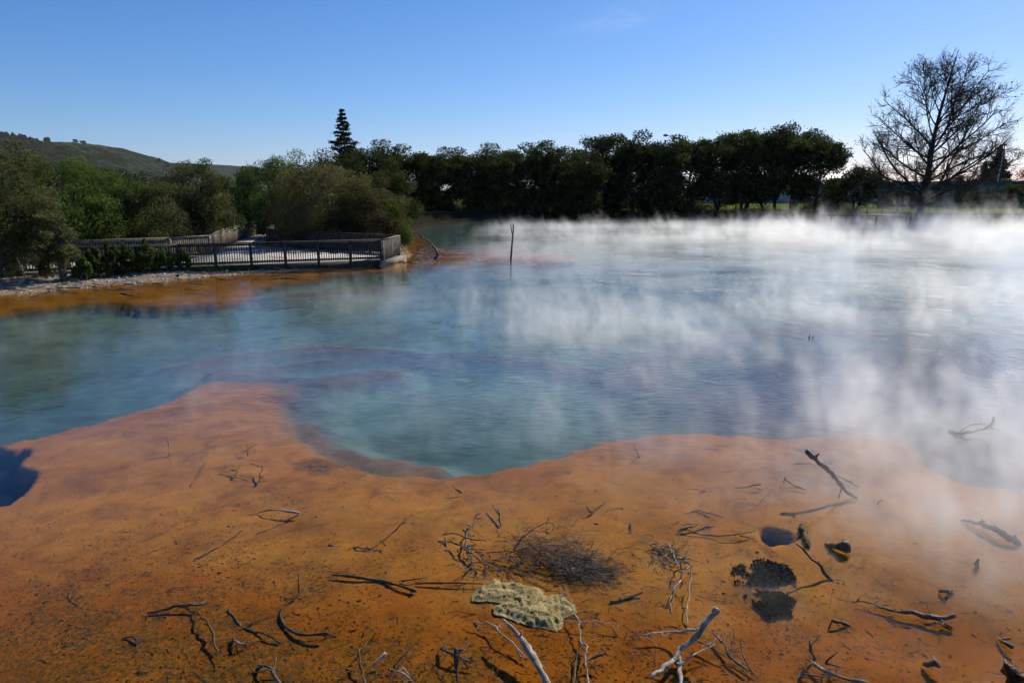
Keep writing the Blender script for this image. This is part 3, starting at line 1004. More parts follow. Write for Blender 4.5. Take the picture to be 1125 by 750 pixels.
DZ, RZ = .30, 1.30            # deck and rail height
front = [(-27.5, 24.4), (-20.5, 27.4), (-14.6, 30.0), (-6.35, 33.3)]
f_end = (-6.05, 36.4)
back = [f_end, (-9.5, 38.6), (-13.0, 41.0), (-15.6, 43.8), (-16.6, 48), (-17.2, 54)]
left = [(-27.5, 28.6), (-22.5, 31.4), (-17.2, 34.6), (-16.0, 36.4), (-18.0, 43.0), (-18.9, 48.0), (-20.0, 54.0)]
m, g, out = new_mat('deck_boards')
P = g.pos(obj=False)
rot = g.node('ShaderNodeVectorRotate', {'rotation_type': 'Z_AXIS'}, Vector=P, Angle=R(22))
sx = g.node('ShaderNodeSeparateXYZ', None, Vector=rot.outputs[0]).outputs[0]
fr_ = g.math('FRACT', g.math('DIVIDE', sx, .14))
gap = g.math('LESS_THAN', fr_, .07)
pl = g.node('ShaderNodeTexWhiteNoise', {'noise_dimensions': '1D'}, W=g.math('FLOOR', g.math('DIVIDE', sx, .14))).outputs[0]
nz = g.noise(P, 3, 4, .6)
c = g.ramp(g.math('ADD', g.math('MULTIPLY', pl, .5), g.math('MULTIPLY', nz, .5)), [(.25, (.26, .24, .21)), (.5, (.36, .34, .30)), (.75, (.46, .44, .40))])
c = g.mix(gap, c, (.03, .028, .024))
b = g.node('ShaderNodeBsdfPrincipled', None, Base__Color=c, Roughness=.85)
g.t.links.new(b.outputs[0], out.inputs[0])
MAT['deck'] = m
deck = tag(empty('viewing_deck', (-12, 34, 0)), 'low timber viewing deck and boardwalk beside the pool on the left shore', 'deck')
mb = MB()
poly = front + [f_end] + back[1:] + left[::-1]
nP = len(poly)
# deck surface as strips between front/back lines (concave outline handled in two convex strips)
def prism(mb, poly, z0, z1):
    n = len(poly)
    V = [(x, y, z0) for x, y in poly] + [(x, y, z1) for x, y in poly]
    mb.add(V, [np.array([tuple(range(n, 2 * n))]), np.array([tuple(range(n))[::-1]]), np.array([(k, (k + 1) % n, n + (k + 1) % n, n + k) for k in range(n)])])


prism(mb, poly, .16, DZ)
mb.build('deck_boards', MAT['deck'], deck, (0, 0, 0)).location = (12, -34, 0)
mb = MB()
for a, b_ in zip(front, front[1:]):
    mb.bar((*a, .13), (*b_, .13), .06, .33)
mb.build('front_board', MAT['timber_shaded'], deck).location = (12, -34, 0)
mb = MB()
mb.bar((front[-1][0] + .08, front[-1][1] - .25, .10), (f_end[0] + .32, f_end[1] - .1, .10), .30, .36)
mb.build('end_kerb', MAT['timber'], deck).location = (12, -34, 0)


def railing(label, pts, spacing, mat, solid=False, z0=DZ, z1=RZ, group='timber railings of the boardwalk', bal=.10, bw=.036):
    c = np.mean(np.array(pts), 0)
    root = tag(empty('timber_railing', (c[0], c[1], z0)), label, 'railing', group)
    off = (-c[0], -c[1], -z0)
    mb, mb2 = MB(), MB()
    for a, b_ in zip(pts, pts[1:]):
        mb.bar((*a, z1 - .02), (*b_, z1 - .02), .14, .045)
        mb2.bar((*a, z0 + .12), (*b_, z0 + .12), .05, .09)
        mb2.bar((*a, z1 - .10), (*b_, z1 - .10), .04, .09)
    mb.build('top_rail', mat, root).location = off
    mb2.build('cross_rail', mat, root).location = off
    first = True
    for a, b_ in zip(pts, pts[1:]):
        a, b_ = np.array(a), np.array(b_)
        L = np.linalg.norm(b_ - a); d = (b_ - a) / L
        rz = math.atan2(d[1], d[0])
        nb = max(1, round(L / spacing))
        for k in range(nb + 1):
            p = a + d * L * k / nb
            if k > 0 or first:
                q = MB().box((p[0], p[1], (z0 - .25 + z1 - .045) / 2), (.11, .11, z1 - z0 + .2), rz)
                q.build('post', mat, root).location = off
            if k < nb:
                q = MB()
                n_ = int(L / nb / bal)
                nrm = np.array((-d[1], d[0])) * .035
                for i_ in range(1, n_ + 1):
                    w_ = bw if not solid else bal * .985
                    pp = p + d * (L / nb) * (i_ - .5) / n_ - nrm
                    q.box((pp[0], pp[1], (z0 + .04 + z1 - .05) / 2), (w_, .022, z1 - z0 - .10), rz)
                q.build('baluster_panel', mat, root).location = off
        first = False
    return root


railing('long weathered railing of thin balusters along the front of the deck', front, 1.55, MAT['timber_shaded'])
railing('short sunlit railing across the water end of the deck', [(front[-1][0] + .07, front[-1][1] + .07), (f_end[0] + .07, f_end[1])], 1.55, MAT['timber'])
railing('close-boarded dark railing along the back of the deck under the shrubs', [(x, y + .08) for x, y in back], 2.0, MAT['timber_shaded'], True)
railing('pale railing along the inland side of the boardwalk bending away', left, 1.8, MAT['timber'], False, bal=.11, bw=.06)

# ------------------------------------------------------------------ right shore and what lies behind it
def on_ground(px, Y):
    x, y = xy_at(px, Y)
    return x, y, gz_at(x, y)


# green netting windbreak
np_ = [on_ground(965, 112), on_ground(1040, 110), on_ground(1130, 108), on_ground(1230, 106)]
root = tag(empty('netting_fence', np_[1]), 'long green shade-netting fence on posts behind the right lawn', 'fence')
mb = MB()
hN = at_y(1060, 199, 110)[2]
for a, b_ in zip(np_, np_[1:]):
    n = 14
    for k in range(n):
        p, q = [np.array(a) + (np.array(b_) - np.array(a)) * f for f in (k / n, (k + 1) / n)]
        s0, s1 = .10 * math.sin(k * 2.1), .10 * math.sin((k + 1) * 2.1)
        w0, w1 = .12 * math.sin(k * 1.3), .12 * math.sin((k + 1) * 1.3)
        mb.add([(p[0], p[1] + w0, p[2] + .1), (q[0], q[1] + w1, q[2] + .1), (q[0], q[1] + w1 * .3, hN + s1 * .6), (p[0], p[1] + w0 * .3, hN + s0 * .6),
                (p[0], p[1] + w0 + .02, p[2] + .1), (q[0], q[1] + w1 + .02, q[2] + .1), (q[0], q[1] + w1 * .3 + .02, hN + s1 * .6), (p[0], p[1] + w0 * .3 + .02, hN + s0 * .6)],
               [[(0, 1, 2, 3), (7, 6, 5, 4), (3, 2, 6, 7)]])
loc = np.array(np_[1])
mb.build('net', MAT['netting'], root).location = tuple(-loc)
for a, b_ in zip(np_, np_[1:]):
    for f in (0, .33, .67):
        p = np.array(a) + (np.array(b_) - np.array(a)) * f
        MB().tube([(p[0], p[1] - .15, p[2] - .2), (p[0], p[1] - .15, hN + .25)], [.09, .08], 8).build('post', MAT['bark'], root).location = tuple(-loc)

# clipped round shrubs before the netting
for q, (px, Y, ptop, wx, lab) in enumerate([
        (1030, 103, 206, 1.5, 'brownish clipped shrub beside the bare tree trunk'), (1056, 102, 203, 1.3, 'dark ball shrub before the netting right of the bare tree'),
        (1072, 103, 205, 1.15, 'second dark ball shrub from the bare tree before the netting'), (1088, 102, 204, 1.0, 'round dark shrub directly under the pointed conifer'),
        (1106, 100, 202, 1.6, 'broad dark ball shrub right of the lamp pole'), (1125, 99, 200, 1.9, 'large dark shrub at the right end of the netting'),
        (990, 100, 207, 1.8, 'dark clipped shrub left of the bare tree trunk'), (1008, 97, 210, 1.5, 'dark shrub at the foot of the bare tree')]):
    x, y, z = on_ground(px, Y)
    H = at_y(px, ptop, Y)[2] - z
    make_tree('ball_shrub', lab, 'shrub', (x, y, z), 500 + q, (0, 0, H * .52), (wx, wx, H * .48), 20, 3200, .2, 'brown' if q == 0 else 'kanuka', 'bark', 2, .06, 'shrubs before the green netting', low=-.9)
x, y, z = on_ground(941, 92)
H = at_y(941, 182, 92)[2] - z
make_tree('shrubby_tree', 'dark dense bushy tree between the far row and the bare tree', 'tree', (x, y, z), 520, (0, 0, H * .58), (3.2, 2.8, H * .42), 30, 12000, .26, 'kanuka', 'bark', 3, .12, low=-.8)
x, y, z = on_ground(915, 99)
H = at_y(915, 200, 99)[2] - z
make_tree('shrubby_tree', 'thin low shrub under the end of the far row', 'tree', (x, y, z), 521, (0, 0, H * .5), (1.8, 1.6, H * .5), 18, 3200, .26, 'kanuka', 'bark', 3, .08, low=-.9)
# golden shrubs and the red-leaved maple behind the netting
for q, (px, Y, ptop, wx, lf, lab) in enumerate([(1052, 119, 191, 2.2, 'gold', 'yellowing shrub showing above the netting left of the conifers'), (1066, 121, 194, 1.8, 'gold', 'olive-gold shrub above the netting beside the small conifer'),
                                               (1106, 122, 195, 1.6, 'green', 'green shrub above the netting right of the pointed conifer')]):
    x, y, z = on_ground(px, Y)
    H = at_y(px, ptop, Y)[2] - z
    make_tree('garden_shrub', lab, 'shrub', (x, y, z), 530 + q, (0, 0, H * .6), (wx, wx, H * .42), 18, 3200, .24, lf, 'bark', 2, .08)
x, y, z = on_ground(1141, 108)
H = at_y(1141, 178, 108)[2] - z
make_tree('maple_tree', 'orange-red autumn tree reaching in at the right edge', 'tree', (x, y, z), 540, (0, 0, H * .72), (3.7, 3.2, H * .3), 22, 3000, .24, 'maple', 'bark', 1, .14)

# lawn ridge on the right bank
mb = MB()
rng = np.random.default_rng(90)
n = 16000
px = rng.uniform(1000, 1180, n); Y = rng.uniform(83, 92, n)
X = (px - CX) / F * (Y * CP + 2.6 * SP)
Z = bed_z(X, Y)
h = rng.uniform(.1, .42, n); a = rng.uniform(0, 6.28, n)
dx, dy = np.cos(a) * .05, np.sin(a) * .05
lx, ly = rng.normal(size=n) * .1, rng.normal(size=n) * .1
V = np.stack([np.stack([X - dx, Y - dy, Z], 1), np.stack([X + dx, Y + dy, Z], 1), np.stack([X + lx, Y + ly, Z + h], 1)], 1).reshape(-1, 3)
mb.add(V, np.arange(n * 3).reshape(-1, 3))
m = leaf_mat('lawn_blade', [(.10, .14, .02), (.15, .20, .035), (.2, .24, .05)], .45)
MAT['lawn'] = m
tag(mb.build('lawn_grass', MAT['lawn']), 'bright sunlit grass on the right bank below the bare tree', None, None, 'stuff')
mb = MB()
n = 14000
px = rng.uniform(560, 900, n); Y = rng.uniform(112, 128, n)
X = (px - CX) / F * (Y * CP + 2.6 * SP)
Z = bed_z(X, Y)
h = rng.uniform(.15, .55, n); a = rng.uniform(0, 6.28, n)
dx, dy = np.cos(a) * .07, np.sin(a) * .07
V = np.stack([np.stack([X - dx, Y - dy, Z], 1), np.stack([X + dx, Y + dy, Z], 1), np.stack([X + dx * 2, Y + .1, Z + h], 1)], 1).reshape(-1, 3)
mb.add(V, np.arange(n * 3).reshape(-1, 3))
tag(mb.build('lawn_grass', MAT['lawn']), 'bright grass glimpsed between the stems of the far trees', None, None, 'stuff')

# low railing along the right shore and the small jetty with steps
sh = [(on_ground(1004, 80.5)[0], 80.5), (on_ground(1070, 80)[0], 80), (on_ground(1180, 79)[0], 79)]
railing('low dark picket railing along the right shore in the steam', sh, 2.2, MAT['timber_shaded'], False, .25, 1.15, None, .2, .11)
jx, jy, jz = on_ground(952, 86)
jet = tag(empty('jetty', (jx, jy, 0)), 'small dark timber landing with steps below the bushy tree', 'landing')
q = MB().box((0, 0, .72), (9.5, 2.6, .12)); q.build('platform', MAT['timber_shaded'], jet, local=True)
q = MB()
for k in range(6): q.box((-4.6 + k * 1.85, -1.2, .2), (.16, .16, 1.0))
q.build('pile', MAT['timber_shaded'], jet, local=True)
q = MB().bar((-4.7, 1.2, 1.65), (4.7, 1.2, 1.65), .1, .07)
for k in range(6): q.box((-4.6 + k * 1.85, 1.2, 1.2), (.1, .1, .9))
q.build('handrail', MAT['timber'], jet, local=True)
for k in range(3): MB().box((-3.8 + k * .1, 1.7 + k * .4, .95 + k * .22), (2.4, .36, .06)).build('step', MAT['timber'], jet, local=True)

# street lamps and the pole
def lamp(px, Y, ptop, label, arm=1.1, name='street_lamp'):
    x, y, z = on_ground(px, Y)
    H = at_y(px, ptop, Y)[2] - z
    r_ = tag(empty(name, (x, y, z)), label, 'street lamp', 'street lamps beyond the far trees')
    MB().tube([(0, 0, -.2), (0, 0, H * .7), (.04, 0, H - .5), (-arm * .2, 0, H - .15), (-arm, 0, H)], [.11, .085, .07, .055, .05], 8).build('pole', MAT['steel'], r_, local=True)
    h = MB()
    h.tube([(-arm + .15, 0, H), (-arm - .15, 0, H + .04), (-arm - .6, 0, H + .03), (-arm - .75, 0, H)], [.08, .2, .2, .06], 8)
    h.build('lamp_head', MAT['dark_metal'], r_, local=True)
    MB().box((-arm - .38, 0, H - .17), (.5, .22, .04)).build('lens', MAT['grey_paint'], r_, local=True)


lamp(737, 128, 149, 'taller street lamp head sticking out above the far trees')
lamp(748, 134, 152, 'lower street lamp head just right of the taller one above the trees')
x, y, z = on_ground(1094, 118)
H = at_y(1094, 160, 118)[2] - z
r_ = tag(empty('lamp_pole', (x, y, z)), 'plain grey steel light pole in front of the pointed conifer', 'pole')
MB().tube([(0, 0, -.2), (.03, 0, H * .5), (.35, 0, H)], [.16, .13, .09], 10).build('pole', MAT['steel'], r_, local=True)
MB().box((.38, 0, H + .1), (.5, .3, .25)).build('lamp_head', MAT['dark_metal'], r_, local=True)

# cars parked behind the far trees
def car(label, px, Y, rz, paint, van=False):
    x, y, z = on_ground(px, Y)
    r_ = tag(empty('parked_car', (x, y, z), rz), label, 'car' if not van else 'van', 'vehicles parked beyond the far trees')
    if van:
        prof = [(-2.4, .35), (2.35, .35), (2.4, .9), (2.2, 1.15), (1.6, 1.9), (1.3, 2.05), (-2.3, 2.05), (-2.42, 1.8)]
        win = [(-2.1, 1.25), (1.75, 1.25), (1.35, 1.82), (-2.1, 1.82)]
    else:
        prof = [(-2.15, .32), (2.15, .32), (2.2, .62), (2.05, .82), (1.15, .95), (.45, 1.42), (-1.05, 1.46), (-1.75, 1.05), (-2.15, .95), (-2.22, .6)]
        win = [(-1.45, .98), (.85, .98), (.38, 1.33), (-1.0, 1.36)]
    hw = .86 if not van else .95

    def ext(mb, pr, w, inset):
        n = len(pr)
        V = []
        cy_ = sum(p[1] for p in pr) / n
        for s in (-1, 1):
            for a, h in pr:
                V.append((a, s * (w - inset * max(0, h - .9) * .35), h))
        mb.add(V, [np.array([tuple(range(n))]), np.array([tuple(range(n, 2 * n))[::-1]]), np.array([(k, n + k, n + (k + 1) % n, (k + 1) % n) for k in range(n)])])
        return mb
    o = ext(MB(), prof, hw, .5).build('body', paint, r_, local=True)
    bv = o.modifiers.new('bevel', 'BEVEL'); bv.width = .05; bv.segments = 2
    ext(MB(), win, hw + .006, .5).build('side_window', MAT['glass'], r_, local=True)
    if not van:
        MB().bar((1.12, 0, 1.0), (.5, 0, 1.42), 1.36, .03).build('windscreen', MAT['glass'], r_, local=True)
    for a in (-1.35, 1.35):
        for s in (-1, 1):
            w_ = MB().tube([(a, s * (hw - .2), .32), (a, s * (hw + .01), .32)], [.32, .32], 18).build('wheel', MAT['rubber'], r_, local=True)
            MB().tube([(a, s * (hw - .05), .32), (a, s * (hw + .025), .32)], [.19, .19], 12).build('rim', MAT['steel'], w_, local=True)
    for s in (-1, 1):
        MB().box((2.17 if not van else 2.38, s * .6, .66 if not van else .8), (.08, .3, .14)).build('headlight', MAT['white_paint'], r_, local=True)


car('red car parked on the grass beyond the open stems of the far trees', 813, 138, R(5), MAT['red_paint'])
car('white van parked beyond the far trees below the lamp heads', 722, 140, R(178), MAT['white_paint'], True)
car('grey car parked beside the white van beyond the far trees', 701, 138, R(10), MAT['grey_paint'])
car('silver car seen through the stems left of the dip in the treeline', 626, 142, R(2), MAT['grey_paint'])

# buildings beyond
def shed(label, px, Y, w, d, h, roof, wall, rz=0.0, pitch=.22):
    x, y, z = on_ground(px, Y)
    r_ = tag(empty('building', (x, y, z), rz), label, 'building')
    MB().box((0, 0, h / 2), (w, d, h)).build('wall', wall, r_, local=True)
    q = MB()
    rh = d * pitch
    q.add([(-w / 2 - .4, -d / 2 - .5, h), (w / 2 + .4, -d / 2 - .5, h), (w / 2 + .4, 0, h + rh), (-w / 2 - .4, 0, h + rh), (-w / 2 - .4, d / 2 + .5, h), (w / 2 + .4, d / 2 + .5, h),
           (-w / 2 - .4, -d / 2 - .5, h + .12), (w / 2 + .4, -d / 2 - .5, h + .12), (w / 2 + .4, 0, h + rh + .12), (-w / 2 - .4, 0, h + rh + .12), (-w / 2 - .4, d / 2 + .5, h + .12), (w / 2 + .4, d / 2 + .5, h + .12)],
          [[(0, 3, 2, 1), (3, 4, 5, 2), (6, 7, 8, 9), (9, 8, 11, 10), (0, 1, 7, 6), (4, 10, 11, 5), (0, 6, 9, 3), (3, 9, 10, 4), (1, 2, 8, 7), (2, 5, 11, 8)]])
    q.build('roof', roof, r_, local=True)
    n = int(w // 4)
    for k in range(n):
        f = MB().box((-w / 2 + (k + .5) * w / n, -d / 2 - .02, h * .55), (1.5, .1, 1.1)).build('window', MAT['white_paint'], r_, local=True)
        MB().box((-w / 2 + (k + .5) * w / n, -d / 2 - .06, h * .55), (1.3, .06, .9)).build('pane', MAT['glass'], f, local=True)


shed('long low grey hall with a metal roof behind the open stemmed trees', 850, 168, 34, 14, 3.6, MAT['roof_iron'], MAT['grey_paint'])
shed('pale house with a grey roof behind the trees under the lamp heads', 700, 185, 22, 11, 3.0, MAT['roof_iron'], MAT['white_paint'])
shed('house with a brown roof left of the bare tree behind the netting', 965, 160, 22, 12, 2.9, MAT['roof_brown'], MAT['white_paint'], R(8))

# distant treeline that closes the view behind the houses
rng = np.random.default_rng(61)
mb = MB(); cl = []
for q in range(120):
    px = rng.uniform(360, 1500); Y = rng.uniform(230, 300)
    x, y = xy_at(px, Y)
    h = rng.uniform(3.5, 6.5)
    cl.append((np.array((x, y, 1 + h * .4)), np.array((rng.uniform(3, 6), 3, h * .6))))
mb.add(*leaves_of(rng, cl, 30000, .9, .6))
tag(mb.build('treeline', MAT['green']), 'distant low belt of trees closing the view behind the houses', None, None, 'stuff')

# ------------------------------------------------------------------ dead wood in the shallows
srng = np.random.default_rng(4711)


def smooth_path(pts, n, wob, rng):
    P_ = np.array(pts, float)
    L = np.concatenate([[0], np.cumsum(np.linalg.norm(np.diff(P_, axis=0), axis=1))])
    t = np.linspace(0, L[-1], n)
    if len(P_) > 2:                                     # Catmull-Rom through the points
        E = np.concatenate([[2 * P_[0] - P_[1]], P_, [2 * P_[-1] - P_[-2]]])
        out_ = []
        for s in t:
            k = min(len(P_) - 2, max(0, int(np.searchsorted(L, s, 'right') - 1)))
            u = (s - L[k]) / (L[k + 1] - L[k] + 1e-9)
            p0, p1, p2, p3 = E[k:k + 4]
            out_.append(.5 * (2 * p1 + (p2 - p0) * u + (2 * p0 - 5 * p1 + 4 * p2 - p3) * u * u + (3 * p1 - p0 - 3 * p2 + p3) * u ** 3))
        Q = np.array(out_)
    else:
        Q = P_[0] + (P_[1] - P_[0]) * (t / L[-1])[:, None]
    j_ = np.cumsum(rng.normal(size=Q.shape), 0) * wob * L[-1] / math.sqrt(n)
    j_ -= np.linspace(0, 1, n)[:, None] * j_[-1]
    j_ -= j_[0] * np.linspace(1, 0, n)[:, None]
    return Q + j_, L[-1]


def strand(pts, r0, r1, rng, wob=.045):
    P_ = [at(px, py, z * .8 if 0 < z < .15 else z) for px, py, z in pts]
    r0, r1 = (r0 * .78, r1 * .78) if max(r0, r1) > .03 else (r0 * .66, r1 * .66)
    L = sum(math.dist(a, b) for a, b in zip(P_, P_[1:]))
    n = int(np.clip(L / .034, 7, 36))
    Q, L = smooth_path(P_, n, wob, rng)
    u = np.linspace(0, 1, n)
    lo, hi = min(r0, r1), max(r0, r1)
    rad = (r0 + (r1 - r0) * u) * (1 + .13 * rng.normal(size=n)) * (1 + .24 * np.interp(u, np.linspace(0, 1, 6), rng.normal(size=6)))
    tip = u if r1 <= r0 else 1 - u                      # the thinner end runs out to a broken point
    rad = rad * (1 - .45 * sstep(.8, 1.0, tip))
    return Q, np.clip(rad, .002, 1)


def stick(label, main, r, mat, sides=(), name='branch', cat='branch', group=None, wob=.045, twigs=0, tl=.12, seed=None):
    rng = np.random.default_rng(seed if seed else int(srng.integers(1e6)))
    Q, rad = strand(main, r[0], r[1], rng, wob)
    mb = MB()
    mb.tube(Q, rad, 9 if r[0] > .012 else 6, .26, rng)
    for k in range(2 if r[0] > .014 else 0):            # broken knots
        i0 = int(rng.integers(1, len(Q) - 1))
        d = rng.normal(size=3); d[2] = abs(d[2]); d /= np.linalg.norm(d)
        mb.tube([Q[i0], Q[i0] + d * rad[i0] * 2.4], [rad[i0] * .6, rad[i0] * .3], 5, .2, rng)
    root = mb.build(name, MAT[mat], None, tuple(Q[0]), smooth=True)
    tag(root, label, cat, group)
    strands = [(Q, rad)]
    for s in sides:
        Q2, rad2 = strand(s[0], s[1], s[2], rng, wob)
        strands.append((Q2, rad2))
        q = MB().tube(Q2, rad2, 7 if s[1] > .012 else 5, .16, rng)
        o = q.build('side_branch' if s[1] > .01 else 'twig', MAT[s[3] if len(s) > 3 else mat], root, (0, 0, 0), smooth=True)
        o.location = tuple(-Q[0])
    for k in range(twigs):
        Qs, rs = strands[int(rng.integers(len(strands)))]
        i0 = int(rng.integers(1, len(Qs)))
        d = rng.normal(size=3) * (1, 1, .5)
        d /= np.linalg.norm(d)
        l = tl * rng.uniform(.4, 1.4)
        q = MB().tube(wander(rng, Qs[i0], Qs[i0] + d * l, 5, .08), np.linspace(min(.005, rs[i0] * .6), .0018, 5), 4)
        q.build('twig', MAT[mat], root).location = tuple(-Q[0])
    return root


B = -.035   # about the mud level
U = -.015   # just under the water
S = .005   # lying at the surface
# right side
stick('thick dark stick leaning up out of the water propped on a short leg', [(942, 548, U), (915, 521, .24), (899, 507, .40), (886, 495, .50)], (.026, .036), 'wood_dark', [([(926, 531, .16), (921, 547, U)], .018, .014)], 'leaning_stick', 'stick')
stick('pale grey stick lying behind the thick leaning dark stick', [(916, 521, U), (930, 527, S), (943, 534, S)], (.022, .018), 'wood_mid', name='stick', cat='stick')
stick('thin straight dark stick leaning out of the water above the dark weed', [(922, 641, B), (908, 632, S), (875, 597, .30)], (.020, .013), 'wood_dark', [([(908, 632, S), (903, 630, .05)], .012, .008)], 'leaning_stick', 'stick')
stick('forked dark branch with raised tip in the pale pool at the right', [(1044, 474, 0), (1056, 475, .05), (1074, 471, .10), (1087, 467, .16), (1093, 458, .30)], (.035, .022), 'wood_dark',
      [([(1087, 467, .16), (1093, 472, .10)], .018, .01), ([(1055, 474, .05), (1065, 468, .12), (1083, 465, .16)], .018, .01)], twigs=6, tl=.2)
stick('black curved log floating by itself near the right edge', [(1056, 571, U), (1072, 574, .05), (1090, 580, .09), (1107, 590, .05), (1120, 598, U)], (.022, .045), 'wood_dark', [([(1076, 573, .08), (1084, 572, .14)], .014, .007)], 'log', 'log')
stick('short submerged tan log beside the round dark hole', [(881, 577, B + .03), (884, 588, B + .03), (889, 601, B + .03)], (.050, .046), 'wood_mud', name='log', cat='log', wob=.005)
stick('chunky black broken stump end right of the short tan log', [(906, 597, U), (918, 600, .03), (933, 599, .09)], (.018, .062), 'wood_dark', name='stump', cat='stump')
stick('long grey branch, its reflection built as a sunken fork, lying across the shallows at lower right', [(942, 660, .02), (960, 663, .03), (980, 667, .03), (1005, 674, .03), (1026, 678, .05), (1049, 675, .09)], (.015, .026), 'wood_mid',
      [([(942, 660, .02), (944, 656, .07)], .012, .007), ([(1018, 677, .02), (1032, 681, U), (1046, 689, U)], .02, .012, 'wood_mud'), ([(905, 656, B), (922, 660, B), (942, 661, U)], .014, .011, 'wood_mud')], twigs=5, tl=.14)  # right-hand sunken fork is the branch's mirror image, modelled as wood
stick('thin half sunken stick below the long forked grey branch', [(972, 679, B), (985, 684, U), (1003, 691, B)], (.010, .008), 'wood_mud', name='stick', cat='stick')
stick('faint sunken stick right of the forked grey branch', [(1020, 656, B), (1030, 662, B), (1039, 668, B)], (.014, .010), 'wood_mud', name='stick', cat='stick')
stick('small upright black stub standing in pale water near the right edge', [(1074, 624, U), (1073, 618, .04), (1075, 613, .11)], (.030, .016), 'wood_dark', [([(1073, 621, .02), (1068, 618, .05)], .014, .008)], 'stub', 'stub', wob=.01)
stick('little black wood chip with glints left of the right edge stub', [(1031, 650, U), (1038, 649, .03), (1045, 652, U)], (.020, .026), 'wood_dark', name='wood_chip', cat='stub')
stick('small dark knotty stick with trailing tail below the weed patch', [(914, 681, .05), (922, 684, .02), (937, 688, B)], (.026, .010), 'wood_dark', [([(914, 681, .05), (910, 690, B), (900, 693, B)], .012, .006)], 'stick', 'stick')
stick('heart shaped black stump piece at the lower right', [(1013, 730, U), (1022, 729, .05), (1029, 727, .09)], (.012, .062), 'wood_dark', name='stump', cat='stump')
stick('thick black stump with tangled roots in the bottom right corner', [(1116, 758, U), (1113, 744, .10), (1105, 729, .24)], (.07, .025), 'wood_dark', [([(1113, 744, .1), (1122, 738, .16)], .02, .01), ([(1112, 740, .12), (1106, 748, .03)], .02, .01)], 'stump', 'stump', twigs=10)
stick('flat dark splinter floating above the bottom right corner stump', [(1096, 700, U), (1104, 706, .03), (1113, 711, .03)], (.012, .022), 'wood_mid', [([(1101, 702, .02), (1111, 701, .06)], .014, .007)], 'splinter', 'stick')
stick('tangled branch with an upright prong at the bottom right', [(887, 724, .03), (905, 736, .04), (925, 744, .04), (955, 750, .03)], (.014, .020), 'wood_mid',
      [([(889, 704, .24), (891, 714, .12), (895, 723, U)], .010, .022, 'wood_dark'), ([(880, 738, .02), (900, 742, .03), (918, 741, .03)], .013, .010), ([(908, 728, .03), (912, 722, .12), (920, 716, .16)], .015, .007, 'wood_dark'),
       ([(884, 732, B), (878, 742, B), (872, 752, B)], .012, .008, 'wood_dark'), ([(909, 728, .1), (924, 733, .03)], .010, .006, 'wood_dark')], twigs=16, tl=.13)
# the pale driftwood at lower centre right
stick('big bleached forked driftwood limb at the bottom right of centre', [(788, 668, .34), (780, 679, .27), (771, 691, .20), (760, 703, .13), (747, 715, .07), (743, 722, .05), (731, 734, .06), (715, 744, .10)], (.034, .022), 'wood_pale',
      [([(745, 719, .06), (746, 732, .04), (748, 756, .04)], .024, .022), ([(771, 691, .20), (758, 693, .14), (735, 695, .06), (703, 696, .06)], .017, .010), ([(771, 694, .16), (766, 690, .2)], .016, .012),
       ([(786, 707, .10), (768, 717, .08), (745, 731, .06)], .009, .010), ([(786, 707, .10), (772, 703, .10)], .006, .005)], 'driftwood', 'driftwood', twigs=14, tl=.16)
stick('pale many-branched twig spray standing above the driftwood limb', [(758, 621, .16), (757, 636, .10), (754, 655, .05), (755, 688, U)], (.010, .013), 'wood_pale',
      [([(757, 622, .15), (746, 637, .10), (741, 646, .06), (733, 663, S)], .009, .008), ([(748, 637, .10), (741, 650, .05), (740, 664, S)], .008, .006), ([(755, 595, B), (753, 608, U), (758, 621, .14)], .008, .010, 'wood_mud'),
       ([(758, 622, .10), (740, 628, .02), (737, 645, B), (738, 672, B), (752, 688, B)], .010, .012, 'wood_mud'), ([(733, 595, .05), (744, 615, .06), (748, 627, .04)], .007, .005)], 'twig_spray', 'branch', twigs=10, tl=.12)
stick('low twiggy branch to the right of the bleached driftwood limb', [(783, 694, .05), (797, 708, .05), (805, 722, .04), (822, 736, .02)], (.010, .012), 'wood_mid',
      [([(806, 690, .16), (804, 705, .09), (801, 722, .02)], .006, .008), ([(812, 699, .14), (815, 716, .06), (829, 742, U)], .006, .010), ([(766, 704, .06), (780, 709, .06), (802, 724, .03)], .009, .007)], twigs=12, tl=.10)
stick('curving sunken branch left of the round dark hole', [(740, 596, B), (748, 584, U), (757, 581, S), (772, 573, .03)], (.018, .012), 'wood_mid', [([(761, 585, B), (775, 578, U), (792, 577, B)], .018, .010, 'wood_mud'), ([(745, 590, B), (738, 597, B)], .012, .007, 'wood_mud')], twigs=4)
stick('long thin dark twig with clawed tip pointing to the round dark hole', [(750, 588, B), (775, 587, U), (800, 589, S), (818, 586, .04), (831, 582, .06)], (.008, .007), 'wood_dark', [([(812, 588, .02), (823, 591, U), (834, 592, B)], .007, .005), ([(808, 588, .02), (815, 582, .05)], .006, .004)], 'twig', 'branch', twigs=8, tl=.1)
stick('dark sunken stick with blurred edge above the curving sunken branch', [(752, 565, B), (768, 562, B), (795, 568, B)], (.012, .008), 'wood_mud', [([(765, 562, B), (785, 572, B)], .008, .005)], 'stick', 'stick', twigs=5)
stick('short brown straight stick lying alone below the brush heap', [(671, 661, U), (688, 657, U), (706, 650, S)], (.022, .020), 'wood_mud', name='stick', cat='stick', wob=.008)
